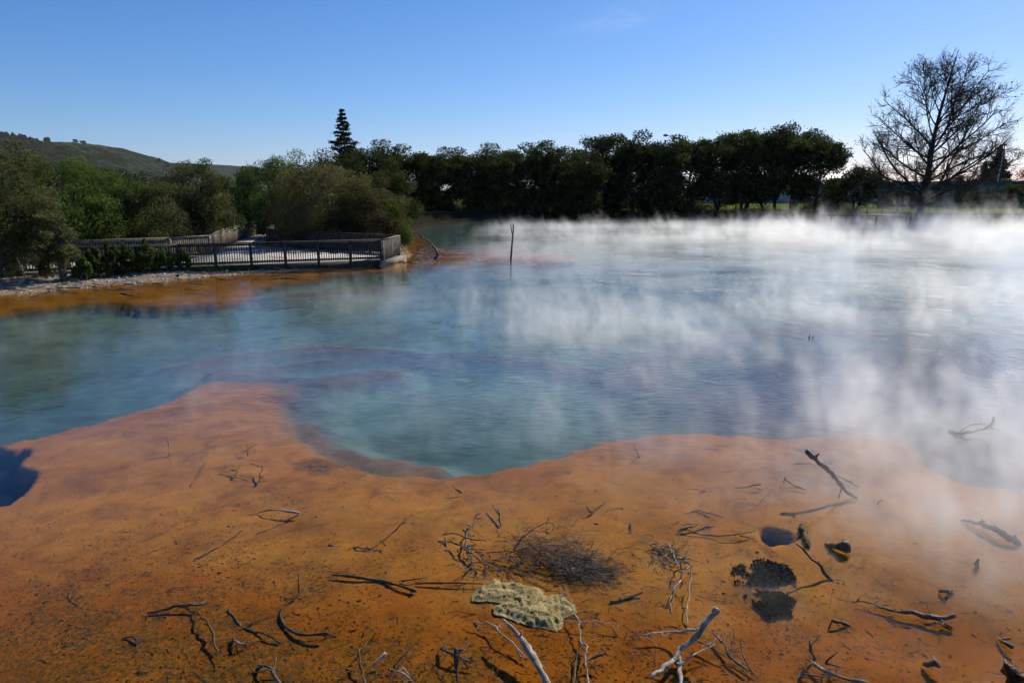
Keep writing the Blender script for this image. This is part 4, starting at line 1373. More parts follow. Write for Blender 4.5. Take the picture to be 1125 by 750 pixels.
# around the slab
stick('straight pale pole rising at the bottom centre', [(607, 762, .05), (598, 742, .10), (586, 722, .14), (570, 698, .15), (553, 680, .16)], (.036, .022), 'wood_pale', [([(590, 728, .13), (600, 734, .06)], .010, .006)], 'pole', 'pole', wob=.008)
stick('forked whitish branch left of the straight pale pole', [(533, 682, .06), (547, 690, .05), (555, 700, .05), (566, 709, .04), (572, 722, S)], (.010, .012), 'wood_pale', [([(519, 682, .03), (533, 684, .05), (548, 687, .05), (556, 690, .05)], .008, .006), ([(521, 684, B), (527, 702, B), (541, 718, B), (555, 722, B)], .010, .008, 'wood_mud'), ([(566, 709, .04), (578, 722, .02)], .008, .005)], twigs=9, tl=.1)
stick('long thin white branch with crossing arms right of the pale slab', [(622, 645, .12), (629, 660, .10), (633, 690, .07), (643, 710, .06), (644, 728, .04), (648, 756, .04)], (.006, .011), 'wood_pale',
      [([(618, 682, .04), (640, 683, .06), (660, 681, .07), (684, 686, .05)], .007, .004), ([(663, 718, .10), (650, 722, .07), (640, 731, .04)], .014, .010, 'wood_mid'), ([(643, 703, .06), (636, 716, .03), (632, 735, .02), (631, 754, .02)], .010, .009, 'wood_mid'), ([(648, 728, .02), (658, 742, U)], .009, .006, 'wood_mud')], twigs=8, tl=.12)
stick('jumbled pale sticks left of the brush heap', [(527, 563, .12), (521, 574, .08), (514, 587, .05), (513, 603, .03), (524, 629, U)], (.016, .011), 'wood_mid',
      [([(486, 587, .03), (500, 585, .06), (515, 590, .06), (534, 594, .04)], .012, .010), ([(494, 593, .05), (512, 603, .06), (530, 615, .05), (548, 625, U)], .010, .009), ([(512, 575, .02), (530, 590, .04)], .011, .007), ([(489, 590, .02), (493, 604, B), (501, 611, B)], .012, .010, 'wood_dark'),
       ([(520, 620, S), (510, 632, U), (497, 639, B)], .012, .008, 'wood_mud'), ([(511, 600, B), (508, 618, B)], .016, .012, 'wood_dark')], twigs=10)
stick('horizontal crusted stick running left from the pale slab', [(458, 641, U), (490, 640, S), (530, 641, S)], (.015, .013), 'wood_mud', name='stick', cat='stick', wob=.008)
stick('short dark stick pair standing above the brush heap', [(540, 553, .05), (547, 566, .03), (550, 578, U)], (.010, .012), 'wood_mid', [([(547, 556, .08), (550, 566, .05), (550, 577, S)], .010, .008)], 'stick', 'stick')
stick('small dark pointed snag above the right end of the brush heap', [(652, 563, U), (647, 561, .04), (644, 554, .10)], (.020, .007), 'wood_dark', [([(650, 562, U), (660, 556, U), (672, 548, B)], .008, .004, 'wood_mud')], 'snag', 'snag')
stick('small black chip sticking up at centre left of the brush heap', [(507, 541, U), (501, 537, .03), (498, 533, .06)], (.018, .009), 'wood_dark', name='snag', cat='snag')
# left and centre left
stick('crusted stick with two thick ends lying left of the pale slab', [(365, 631, S), (391, 633, S), (405, 636, U), (420, 638, U), (438, 643, S), (457, 649, S)], (.020, .022), 'wood_mud', [([(441, 638, U), (455, 636, S), (470, 634, U)], .010, .008)], 'stick', 'stick', wob=.01)
stick('thin forked branch with long raised tip left of centre', [(361, 598, U), (380, 600, U), (402, 601, S), (422, 588, .10), (447, 569, .22)], (.012, .008), 'wood_mid', [([(417, 593, .07), (424, 599, S)], .010, .007), ([(402, 601, S), (416, 605, B), (423, 610, B)], .008, .005, 'wood_mud')])
stick('bent white-topped stick above the thin forked branch', [(299, 560, .06), (314, 561, .07), (329, 563, .05)], (.012, .016), 'wood_pale', [([(329, 564, .04), (310, 575, U), (278, 590, B)], .012, .006, 'wood_dark'), ([(299, 560, .06), (283, 564, U), (266, 569, B)], .008, .005, 'wood_mud')], 'stick', 'stick')
stick('curved crusted branch like a hook with an upright end', [(328, 630, .20), (328, 645, .08), (327, 654, .01), (315, 663, U), (308, 674, U), (313, 686, U), (326, 695, S), (342, 697, .03), (360, 695, .05)], (.013, .019), 'wood_mud', [([(327, 655, 0), (318, 658, U), (309, 658, B)], .009, .005), ([(358, 696, S), (372, 700, B), (379, 712, B), (388, 721, B)], .009, .006)], wob=.006)
stick('forked crusted branch at the lower left', [(162, 673, U), (180, 668, S), (195, 665, .03), (230, 661, .05)], (.017, .013), 'wood_mid', [([(194, 665, .02), (210, 671, U), (224, 683, U), (232, 695, U), (237, 706, S), (244, 724, .02)], .014, .010, 'wood_mud'), ([(236, 700, U), (228, 712, B), (224, 726, B)], .010, .006, 'wood_mud')], twigs=6)
stick('dark sunken stick crossing a thin twig right of the forked crusted branch', [(251, 668, U), (259, 679, B), (268, 690, B)], (.018, .014), 'wood_mud', [([(262, 692, B), (285, 683, B), (306, 676, B)], .008, .005, 'wood_dark'), ([(268, 690, B), (283, 694, U), (297, 699, S), (308, 706, U)], .014, .016, 'wood_dark')], 'stick', 'stick', twigs=6)
stick('small claw shaped root standing farthest of the left cluster', [(272, 500, U), (273, 492, .06), (271, 487, .10)], (.010, .006), 'wood_mid', [([(273, 493, .06), (283, 487, .10)], .008, .005), ([(273, 494, .05), (266, 496, .04)], .007, .004)], 'root_claw', 'root', twigs=5, tl=.1)
stick('pale claw shaped root at the left of the cluster', [(256, 526, U), (262, 514, .07), (266, 508, .11)], (.012, .007), 'wood_mid', [([(260, 517, .05), (249, 513, .04), (245, 518, .01)], .010, .006), ([(261, 515, .06), (254, 511, .09)], .008, .004), ([(257, 524, S), (266, 526, U), (274, 528, B)], .008, .005, 'wood_mud')], 'root_claw', 'root', twigs=6, tl=.1)
stick('dark claw shaped root at the right of the cluster', [(282, 533, U), (286, 521, .04), (287, 511, .09)], (.016, .010), 'wood_dark', [([(286, 513, .08), (277, 510, .10), (274, 508, .10)], .009, .005), ([(285, 523, .03), (290, 527, S)], .010, .006)], 'root_claw', 'root', twigs=5, tl=.1)
stick('thin white upright stake alone at the left', [(186, 500, U), (186, 492, .08), (184, 481, .20)], (.014, .010), 'wood_pale', name='stake', cat='stake', wob=.006)
stick('faint sunken twig right of the white stake', [(209, 535, B), (217, 522, B), (226, 508, U)], (.009, .006), 'wood_mud', name='twig', cat='branch', wob=.04)
stick('faint straight sunken stick at left centre', [(206, 620, B), (240, 602, B), (272, 580, B)], (.010, .007), 'wood_mud', name='stick', cat='stick')
stick('crooked sunken twig at the far left of the mud flat', [(83, 644, B), (75, 656, B), (82, 664, B), (91, 668, B)], (.008, .005), 'wood_mud', name='twig', cat='branch')
stick('dark knotted twig at the lower left among olive algae', [(133, 703, B), (142, 699, U), (150, 704, U), (149, 711, B)], (.014, .010), 'wood_dark', name='twig', cat='branch', twigs=3)
stick('short pale splinter near the bottom edge left of centre', [(410, 732, S), (416, 724, .05), (424, 717, .08)], (.014, .020), 'wood_pale', name='splinter', cat='stick')
stick('white crossed twigs at the bottom edge left of centre', [(428, 734, .05), (440, 738, .05), (453, 747, .02)], (.008, .008), 'wood_pale', [([(441, 731, .06), (450, 741, .03)], .006, .005), ([(454, 706, .10), (441, 722, .06), (432, 733, U)], .008, .012, 'wood_dark')], 'twig', 'branch', twigs=6)
stick('mossy upright stick at the bottom edge left of the crossed twigs', [(395, 712, .08), (398, 728, .05), (401, 752, S)], (.010, .014), 'wood_mud', [([(396, 714, .05), (409, 700, U), (412, 695, .04)], .007, .005)], 'stick', 'stick', twigs=4)
stick('crusted root slab at the bottom edge left', [(284, 731, S), (297, 735, .05), (310, 753, .05)], (.020, .018), 'wood_mid', [([(284, 731, S), (281, 744, B)], .026, .02, 'wood_mud'), ([(297, 734, .04), (310, 737, .02)], .010, .006)], 'root', 'root', twigs=8)
stick('tufty pale root lump left of the hook shaped branch', [(256, 701, U), (263, 706, .03), (272, 709, U)], (.016, .010), 'wood_mid', name='root', cat='root', twigs=14, tl=.06)
stick('dark upright prong rising from the root tangle at the bottom centre', [(503, 756, .02), (502, 735, .10), (501, 712, .20)], (.017, .022), 'wood_dark', [([(501, 714, .19), (509, 713, .18)], .018, .012)], 'prong', 'stick', wob=.006)
stick('lumpy pale root tangle at the bottom centre', [(484, 712, S), (492, 716, .05), (505, 722, .05), (517, 728, .02)], (.020, .018), 'wood_mid', [([(492, 716, .05), (488, 706, .09)], .012, .006), ([(500, 720, .05), (510, 712, .06)], .012, .006), ([(508, 724, .04), (514, 735, U)], .010, .006)], 'root_tangle', 'root', twigs=40, tl=.08)
# farther out
stick('small black V shaped snag at the edge of the orange shelf', [(702, 503, U), (700, 496, .05), (697, 489, .13)], (.016, .009), 'wood_dark', [([(702, 502, U), (707, 499, S)], .010, .007), ([(700, 500, .01), (693, 508, U)], .008, .004)], 'snag', 'snag')
stick('low dark stick with a stub left of the leaning stick', [(862, 526, .08), (870, 531, .04), (887, 539, U)], (.020, .010), 'wood_dark', [([(861, 529, S), (863, 524, .10)], .014, .01)], 'stick', 'stick')
stick('flat dark stick farther left of the leaning stick', [(806, 536, U), (820, 535, S), (836, 532, .05)], (.010, .014), 'wood_dark', [([(829, 535, S), (838, 538, U)], .008, .005)], 'stick', 'stick')
stick('thin sunken twig rising beside the flat dark stick', [(833, 553, U), (840, 545, .03), (848, 538, .05)], (.008, .006), 'wood_mid', name='twig', cat='branch')
stick('short dark sliver lying below the shelf edge', [(768, 541, U), (775, 539, S), (752, 537, U)], (.008, .006), 'wood_dark', name='sliver', cat='stick')
stick('flat dark bent stick beyond the leaning stick', [(872, 509, U), (886, 509, S), (914, 508, S)], (.012, .012), 'wood_dark', [([(905, 510, S), (906, 506, .06)], .010, .008)], 'stick', 'stick')
stick('tiny dark twig poking up in the pale steam right of the leaning stick', [(964, 553, U), (967, 550, .05), (971, 549, .05)], (.010, .006), 'wood_dark', name='twig', cat='branch')
stick('little pair of dead stems far out in the mid pool', [(889, 372, -.1), (889, 370, .04), (890, 367, .12)], (.022, .016), 'wood_dark', [([(893, 372, -.1), (893, 369, .09)], .02, .016)], 'dead_stalk', 'stem')
stick('small curled weed stalk below the snag and left of the sunken sticks', [(688, 588, B), (693, 582, U), (692, 573, U), (690, 575, B)], (.010, .007), 'wood_mud', name='stalk', cat='stem', twigs=4, tl=.06)
# standing pole and arched branch by the deck end
base = at(561, 290, -.15)
pole = [base, at_y(562, 275, base[1] + .1), at_y(563.5, 258, base[1] + .2), at_y(564, 246, base[1] + .25)]
mb = MB()
rng = np.random.default_rng(66)
Q, L = smooth_path(pole, 14, .006, rng)
mb.tube(Q, np.linspace(.055, .03, 14), 7, .1, rng)
o = tag(mb.build('dead_pole', MAT['wood_dark'], None, tuple(Q[0]), smooth=True), 'thin dead pole standing upright in the steaming water beyond the shoal', 'pole')
a = np.array(at_y(562.6, 257, base[1] + .2)); b_ = np.array(at_y(561, 245.5, base[1] + .1))
MB().tube(wander(rng, a, b_, 5, .03), np.linspace(.03, .018, 5), 6).build('side_branch', MAT['wood_dark'], o, (0, 0, 0)).location = tuple(-Q[0])
base = at(477, 285, -.05)
yb = base[1]
arch = [base, at_y(481, 279, yb), at_y(478, 273, yb + .2), at_y(473, 267, yb + .5), at_y(464, 260, yb + .8), at_y(454, 254, yb + 1.0)]
Q, L = smooth_path(arch, 18, .008, rng)
mb = MB().tube(Q, np.linspace(.075, .02, 18), 7, .16, rng)
o = tag(mb.build('arched_branch', MAT['wood_dark'], None, tuple(Q[0]), smooth=True), 'dead branch arching over the orange shoal at the deck end', 'branch')
q = MB()
for k in range(34):
    i0 = int(rng.integers(3, 17))
    d = rng.normal(size=3) * (1, .7, .6) + (-.4, 0, -.2); d /= np.linalg.norm(d)
    q.tube(wander(rng, Q[i0], Q[i0] + d * rng.uniform(.2, .8), 5, .08), np.linspace(.014, .006, 5), 4)
q.build('twigs', MAT['wood_mid'], o).location = tuple(-Q[0])

# ------------------------------------------------------------------ brush heap
def brush():
    rng = np.random.default_rng(88)
    base = np.array(at(556, 608, .02))
    r_ = tag(empty('brush_heap', base), 'dark heap of fine dead twigs lying behind the pale slab', 'brush')
    mm, fine = MB(), MB()
    for q in ([(534, 607, .03), (556, 606, .08), (564, 607, .10), (572, 622, .06), (580, 636, .02)], [(564, 604, .10), (580, 586, .20), (601, 574, .26), (614, 584, .20), (626, 597, .12)],
              [(560, 607, .08), (590, 600, .16), (620, 602, .12), (668, 626, .02)], [(566, 608, .08), (600, 612, .10), (640, 622, .06), (676, 628, .0)], [(566, 612, .06), (590, 628, .05), (610, 640, .01)]):
        Q, rad = strand(q, .009, .004, rng, .015)
        mm.tube(Q, rad, 5, .1, rng)
    mm.build('stem', MAT['wood_mid'], r_).location = tuple(-base)
    a0, e0 = [], []
    for k in range(560):
        f = rng.random() ** .8
        cx_, cy_ = 558 + f * 104, 603 + f * 24
        p = np.array(at(cx_ + rng.normal() * 11, cy_ + rng.normal() * (6 + 9 * (1 - f)), 0))
        p[2] = rng.uniform(-.05, .12) * (1.1 - f * .75)
        d = np.array((1.0, -.22, .0)) + rng.normal(size=3) * (.50, .65, .20)
        d /= np.linalg.norm(d)
        l = rng.uniform(.06, .24)
        P_ = wander(rng, p, p + d * l, 5, .07)
        fine.tube(P_, np.linspace(.0032, .0014, 5), 3, cap=False)
        for s in range(2):
            i0 = int(rng.integers(1, 4))
            d2 = d + rng.normal(size=3) * .7
            fine.tube([P_[i0], P_[i0] + d2 * l * .3], [.002, .001], 3, cap=False)
    fine.build('twigs', MAT['wood_dark'], r_).location = tuple(-base)
    q = MB()
    for k in range(80):
        f = rng.random()
        p = np.array(at(570 + f * 70 + rng.normal() * 8, 603 + f * 14 + rng.normal() * 9, 0)); p[2] = rng.uniform(.06, .15)
        d = np.array((1.0, 0, .1)) + rng.normal(size=3) * (.6, .7, .4); d /= np.linalg.norm(d)
        q.tube(wander(rng, p, p + d * rng.uniform(.1, .28), 6, .09), np.linspace(.003, .0015, 6), 3, cap=False)
    q.build('bleached_twigs', MAT['wood_mid'], r_).location = tuple(-base)


brush()


def twig_mat(label, outline, n, seed, mat='wood_dark', zt=.04, sc=1.0):
    rng = np.random.default_rng(seed)
    pl = W(outline)
    c = np.mean(pl, 0)
    xs, ys = np.array(pl).T
    mb = MB()
    k = 0
    while k < n:
        x, y = rng.uniform(xs.min(), xs.max()), rng.uniform(ys.min(), ys.max())
        if not inside(np.array([x]), np.array([y]), pl)[0]: continue
        k += 1
        a = rng.uniform(0, 6.28)
        l = rng.uniform(.03, .13) * sc
        p = np.array((x, y, rng.uniform(-.05, zt)))
        mb.tube(wander(rng, p, p + np.array((math.cos(a), math.sin(a), rng.uniform(-.3, .3))) * l, 4, .08), np.linspace(.006, .002, 4) * (1 + (sc - 1) * .35), 4)
    o = mb.build('twig_mat', MAT[mat], None, (c[0], c[1], 0))
    return tag(o, label, 'twig mat')


twig_mat('black crusted twig mat at the head of the pale twig spray', [(714, 600), (730, 597), (742, 606), (757, 616), (750, 620), (733, 618), (722, 622), (715, 612)], 150, 3, 'wood_mid')
twig_mat('dark sunken twig clump under the left jumbled sticks', [(500, 592), (530, 600), (556, 622), (560, 634), (530, 632), (505, 612)], 110, 4, 'wood_dark', -.01)

tw_ = twig_mat('rusty litter of sticks on the low shoal at the water end of the deck', [(440, 290), (446, 276), (462, 271), (486, 274), (494, 281), (478, 288), (456, 291)], 170, 8, 'wood_mid', .10, 6.0)
tw_.name = 'stick_debris'
del tw_['category']
tw_['kind'] = 'stuff'

# sunken fern fronds
def frond(mb, a, b_, rng, w):
    a, b_ = np.array(a), np.array(b_)
    d = b_ - a; L = np.linalg.norm(d); d /= L
    s = np.array((-d[1], d[0], 0))
    mb.tube(wander(rng, a, b_, 6, .02), np.linspace(.006, .002, 6), 4)
    for k in range(26):
        f = (k + .5) / 26
        l = w * math.sin(math.pi * min(1, f * .9 + .12)) ** .7
        for sg in (-1, 1):
            p = a + d * L * f
            tip = p + s * sg * l + d * l * .45 + np.array((0, 0, rng.normal() * .008))
            e = d * .011
            mb.add([p - e, p + e + (0, 0, .002), tip], [[(0, 1, 2)]])


def weed(label, fr_, seed, n=500, area=None):
    rng = np.random.default_rng(seed)
    pl = W(area)
    c = np.mean(pl, 0)
    mb = MB()
    for a, b_, w in fr_:
        frond(mb, at(*a), at(*b_), rng, w)
    xs, ys = np.array(pl).T
    P_ = np.stack([rng.uniform(xs.min(), xs.max(), n), rng.uniform(ys.min(), ys.max(), n)], 1)
    sd = sdist(P_[:, 0], P_[:, 1], pl) + .05 * fbm(P_[:, 0] * 9, P_[:, 1] * 9, seed, 3)
    P_ = P_[(sd > .0) & (fbm(P_[:, 0] * 7, P_[:, 1] * 7, seed + 3, 3) > -.12)]
    pos = np.concatenate([P_, (bed_z(P_[:, 0], P_[:, 1]) + rng.uniform(.0, .035, len(P_)))[:, None]], 1)
    mb.add(*blade_cloud(rng, pos, np.array((0, 0, .2)), .040, .35))
    return tag(mb.build('water_weed', MAT['weed'], None, (c[0], c[1], -.08)), label, 'weed')


MAT['weed'] = leaf_mat('dark_weed', [(.006, .005, .003), (.012, .010, .005), (.024, .022, .008)], .1, 9, .1)
weed('dark sunken fern fronds right of the twig spray', [((838, 628, U), (872, 625, U), .07), ((835, 632, U), (874, 637, U), .075), ((812, 630, B), (780, 634, B), .06), ((832, 620, U), (868, 621, U), .05)], 5, 3200, [(806, 622), (838, 614), (866, 622), (874, 636), (840, 643), (808, 640)])
weed('black-green weed clump just below the sunken fern fronds', [((842, 652, B), (825, 651, B), .04)], 6, 3600, [(818, 654), (836, 648), (858, 652), (876, 660), (866, 676), (846, 678), (836, 668)])

# ------------------------------------------------------------------ pale mineral slab
def slab():
    z3 = [(195, 447), (205, 410), (240, 385), (275, 368), (300, 385), (340, 380), (370, 395), (425, 402), (442, 412), (448, 426), (460, 432), (475, 424), (520, 435), (560, 470), (570, 490), (520, 510), (515, 535), (490, 555), (440, 545), (400, 540), (360, 530), (330, 510), (280, 495), (275, 470), (300, 458), (270, 450)]
    pl = W([(460 + x / 3.2625, 520 + y / 3.2625) for x, y in z3])
    xs, ys = np.array(pl).T
    h = .0095
    X, Y = np.meshgrid(np.arange(xs.min() - .05, xs.max() + .05, h), np.arange(ys.min() - .05, ys.max() + .05, h), indexing='ij')
    nx, ny = X.shape
    sd = sdist(X.ravel(), Y.ravel(), pl) + .030 * fbm(X.ravel() * 12, Y.ravel() * 12, 3, 4)
    x, y = X.ravel(), Y.ravel()
    por = fbm(x * 30, y * 30, 5, 3)
    top = .034 * sstep(-.012, .09, sd) + .030 * fbm(x * 5, y * 5, 8, 3) * sstep(0, .14, sd) + .014 * por * sstep(0, .03, sd) - .016 * sstep(.25, .5, fbm(x * 14, y * 14, 15, 2)) * sstep(0, .05, sd) - .018
    ok = (sd > -.012).reshape(nx, ny)
    I = np.arange(nx * ny).reshape(nx, ny)
    f = ok[:-1, :-1] & ok[1:, :-1] & ok[1:, 1:] & ok[:-1, 1:]
    Q = np.stack([I[:-1, :-1], I[1:, :-1], I[1:, 1:], I[:-1, 1:]], -1)[f]
    c = (xs.mean(), ys.mean(), -.03)
    mb = MB()
    mb.add(np.stack([x, y, top], 1), Q)
    # underside follows below so that the crust has a thickness
    mb.add(np.stack([x, y, np.minimum(top - .012, -.045 + .03 * sstep(0.1, -.01, sd))], 1), Q[:, ::-1])
    m, g, out = new_mat('mineral_crust')
    P = g.pos()
    n1, n2 = g.noise(P, 9, 6, .72), g.noise(P, 110, 4, .8)
    c1 = g.ramp(n1, [(.32, (.11, .072, .012)), (.45, (.27, .19, .042)), (.57, (.42, .32, .10)), (.7, (.62, .52, .28))])
    c1 = g.mix(g.step(n2, .50, .58), c1, (.05, .033, .010))
    b = g.node('ShaderNodeBsdfPrincipled', None, Base__Color=c1, Roughness=.8)
    bn = g.node('ShaderNodeBump', None, Height=n2, Strength=.8, Distance=.012)
    g.set(b, 'Normal', bn.outputs[0])
    g.t.links.new(b.outputs[0], out.inputs[0])
    o = mb.build('mineral_slab', m, None, c, smooth=True)
    tag(o, 'pale yellow crusty slab of mineral and algae in the shallows', 'slab')


slab()

# ------------------------------------------------------------------ bits lying on the mud
def flecks(name, label, n, seed, mat, size, patches, zoff=.006, lump=.5):
    """Small irregular chips strewn over the shallow bed."""
    rng = np.random.default_rng(seed)
    X, Y = [], []
    for (px, py, sx, sy, w) in patches:
        k = int(n * w)
        X.append(np.stack([rng.normal(px, sx, k), rng.normal(py, sy, k)], 1))
    Q = np.concatenate(X)
    Q = Q[(Q[:, 1] > 470) & (Q[:, 1] < 800)]
    P_ = np.array([at(a, b_)[:2] for a, b_ in Q])
    z, dep, pit, land = lake(P_[:, 0], P_[:, 1])
    cl = fbm(P_[:, 0] * 2.2, P_[:, 1] * 2.2, seed + 1, 3)
    ok = (dep < .2) & (pit < .02) & (cl > rng.uniform(-.7, .5, len(cl)))
    P_, z = P_[ok], z[ok]
    k = len(P_)
    s = size * rng.lognormal(0, .5, k)
    a = rng.uniform(0, 6.28, k)
    asp = rng.uniform(.12, .6, k)
    V = []
    for q in range(5):
        t = q * 6.283 / 5 + rng.uniform(-.4, .4, k)
        r = s * rng.uniform(.6, 1.2, k)
        u, v = np.cos(t) * r, np.sin(t) * r * asp
        V.append(np.stack([P_[:, 0] + u * np.cos(a) - v * np.sin(a), P_[:, 1] + u * np.sin(a) + v * np.cos(a), z + zoff * .2 + rng.uniform(-.002, .004, k)], 1))
    V.append(np.stack([P_[:, 0], P_[:, 1], z + zoff + s * lump * rng.uniform(.2, 1, k)], 1))
    V = np.stack(V, 1).reshape(-1, 3)
    o = np.arange(k)[:, None] * 6
    F_ = np.concatenate([o + np.array([[q, (q + 1) % 5, 5]]) for q in range(5)])
    mb = MB(); mb.add(V, F_)
    return tag(mb.build(name, mat), label, None, None, 'stuff')


MAT['litter'] = pbr('leaf_litter', [(.009, .006, .002), (.026, .014, .004), (.06, .032, .008)], 12, .9, spec=0)
MAT['scum'] = pbr('algae_scum', [(.02, .018, .005), (.045, .040, .011), (.10, .085, .03)], 10, .8)
flecks('leaf_litter', 'dark leaf bits and crumbs strewn over the orange mud', 40000, 1, MAT['litter'], .0072,
       [(560, 700, 420, 70, .42), (150, 680, 170, 70, .22), (600, 620, 160, 60, .14), (300, 600, 160, 40, .10), (900, 650, 160, 60, .08), (450, 505, 90, 14, .04)], .003, .06)
flecks('algae', 'olive algae crumbs on the mud along the bottom edge', 6500, 2, MAT['scum'], .0065,
       [(170, 725, 120, 26, .35), (420, 742, 90, 18, .25), (300, 735, 60, 22, .15), (640, 745, 120, 18, .12), (800, 740, 90, 22, .08), (90, 700, 60, 20, .05)], .006, .5)
flecks('wood_chips', 'larger dark wood chips and leaves lying on the orange mud', 700, 3, MAT['litter'], .015,
       [(540, 690, 380, 55, .5), (620, 560, 200, 40, .25), (920, 660, 150, 60, .25)],   .004, .12)

# fine sunken twigs strewn among the branches
rng = np.random.default_rng(404)
mb = MB()
for q in range(620):
    px, py = ((rng.normal(560, 330), rng.normal(690, 55)) if q % 3 else (rng.normal(620, 110), rng.normal(650, 45)))
    if not 500 < py < 790: continue
    x, y, _ = at(px, py)
    z = bed_z(x, y)
    if z < -.12: continue
    a, l = rng.uniform(0, 6.28), rng.lognormal(-2.4, .55)
    p0 = np.array((x, y, z + .006))
    p1 = p0 + np.array((math.cos(a) * l, math.sin(a) * l, rng.uniform(-.2, .5) * l * (rng.random() < .25)))
    r = rng.uniform(.0016, .0045)
    P_ = wander(rng, p0, p1, 6, .09)
    mb.tube(P_, np.linspace(r, r * .4, 6), 4, cap=False)
    if rng.random() < .4:
        d = np.array((math.cos(a + .7), math.sin(a + .7), .1)) * l * .4
        mb.tube([P_[2], P_[2] + d], [r * .7, r * .3], 3, cap=False)
tag(mb.build('twig_litter', MAT['wood_mud']), 'fine dead twigs strewn over the orange mud', None, None, 'stuff')

# ------------------------------------------------------------------ driftwood litter on the left shore
rng = np.random.default_rng(55)
LOGS = [([(82, 305), (115, 305)], .05, 'wood_pale', 'long bleached plank lying on the left gravel shore'), ([(20, 315), (28, 304)], .05, 'wood_pale', 'pale forked stump standing on the shore below the big manuka'),
        ([(195, 303), (208, 299)], .06, 'wood_dark', 'short black log on the gravel shore'), ([(36, 309), (62, 305)], .045, 'wood_mid', 'weathered branch lying below the drooping manuka shrub'),
        ([(95, 300), (101, 294)], .07, 'wood_dark', 'dark stump at the foot of the railing shrubs')]
for (a, b_), r, mt, lab in LOGS:
    p, q = np.array(at(*a, .08)), np.array(at(*b_, .08))
    p[2], q[2] = bed_z(*p[:2]) + r * .7, bed_z(*q[:2]) + r * .7
    if 'standing' in lab: q = np.array(at_y(*b_, p[1] + .2))
    Q, L = smooth_path([p, q], 8, .02, rng)
    o = tag(MB().tube(Q, np.linspace(r, r * .6, 8), 7, .15, rng).build('driftwood', MAT[mt], None, tuple(Q[0]), smooth=True), lab, 'driftwood')
    if 'forked' in lab:
        MB().tube(wander(rng, Q[3], Q[3] + (.3, .1, .25), 5, .05), np.linspace(r * .6, r * .3, 5), 6).build('side_branch', MAT[mt], o).location = tuple(-Q[0])
k = 0
while k < 150:
    px = rng.uniform(0, 440)
    f = px / 440
    py = (318 - 25 * f) + rng.normal() * 6
    x, y, _ = at(px, py)
    z = bed_z(x, y)
    if z < -.09 or z > .30: continue
    k += 1
    l = rng.uniform(.3, 1.3)
    a = rng.normal(0, .6) + (math.pi if rng.random() < .5 else 0)
    p = np.array((x, y, z + .02)); q = p + np.array((math.cos(a) * l, math.sin(a) * l, 0))
    q[2] = bed_z(q[0], q[1]) + .02 + max(0, rng.normal() * .09)
    r = rng.uniform(.010, .028)
    P_ = wander(rng, p, q, 6, .05)
    o = MB().tube(P_, np.linspace(r, r * .5, 6), 5, .1, rng).build('driftwood_stick', MAT[('wood_pale', 'wood_pale', 'wood_mid')[k % 3]], None, tuple(p))
    tag(o, 'small weathered stick among the litter strewn along the left gravel shore', 'driftwood', 'small sticks strewn along the left shore')

# pale stones of the shore gravel
n = 5200
px = rng.uniform(-30, 330, n); f = px / 330
py = 308 - 14 * f + rng.normal(size=n) * 6.5
P_ = np.array([at(a, b_)[:2] for a, b_ in zip(px, py)])
z, dep, pit, land = lake(P_[:, 0], P_[:, 1])
ok = (z > -.02) & (land < 4.0)
P_, z = P_[ok], z[ok]
mb = MB()
OCT = np.array([(1, 0, 0), (-1, 0, 0), (0, 1, 0), (0, -1, 0), (0, 0, 1), (0, 0, -1)], float)
OF = np.array([(0, 2, 4), (2, 1, 4), (1, 3, 4), (3, 0, 4), (2, 0, 5), (1, 2, 5), (3, 1, 5), (0, 3, 5)])
k = len(P_)
s = rng.lognormal(-3.4, .45, k)
V = OCT[None] * s[:, None, None] * rng.uniform(.6, 1.4, (k, 1, 3)) * np.array((1, 1, .6)) + np.concatenate([P_, z[:, None]], 1)[:, None] + rng.normal(size=(k, 6, 3)) * s[:, None, None] * .15
mb.add(V.reshape(-1, 3), (OF[None] + np.arange(k)[:, None, None] * 6).reshape(-1, 3))
MAT['stone'] = pbr('shore_stone', [(.16, .14, .12), (.36, .33, .29), (.58, .55, .5)], 5, .9)
tag(mb.build('gravel', MAT['stone']), 'pale gravel along the left shore', None, None, 'stuff')

# ------------------------------------------------------------------ steam
class Fx:
    """Expression wrapper for geometry-node fields."""
    t = None

    def __init__(self, s): self.s = s

    @staticmethod
    def op(o, *a, clamp=False):
        n = Fx.t.nodes.new('ShaderNodeMath'); n.operation = o; n.use_clamp = clamp
        for i, v in enumerate(a):
            if isinstance(v, Fx): Fx.t.links.new(v.s, n.inputs[i])
            else: n.inputs[i].default_value = v
        return Fx(n.outputs[0])

    def __add__(s, o): return Fx.op('ADD', s, o)
    __radd__ = __add__
    def __sub__(s, o): return Fx.op('SUBTRACT', s, o)
    def __rsub__(s, o): return Fx.op('SUBTRACT', o, s)
    def __mul__(s, o): return Fx.op('MULTIPLY', s, o)
    __rmul__ = __mul__
    def __truediv__(s, o): return Fx.op('DIVIDE', s, o)
    def max(s, o): return Fx.op('MAXIMUM', s, o)
    def min(s, o): return Fx.op('MINIMUM', s, o)
    def exp(s): return Fx.op('EXPONENT', s)

    def step(s, a, b):
        n = Fx.t.nodes.new('ShaderNodeMapRange'); n.interpolation_type = 'SMOOTHSTEP'
        Fx.t.links.new(s.s, n.inputs[0])
        n.inputs[1].default_value = a; n.inputs[2].default_value = b
        return Fx(n.outputs[0])


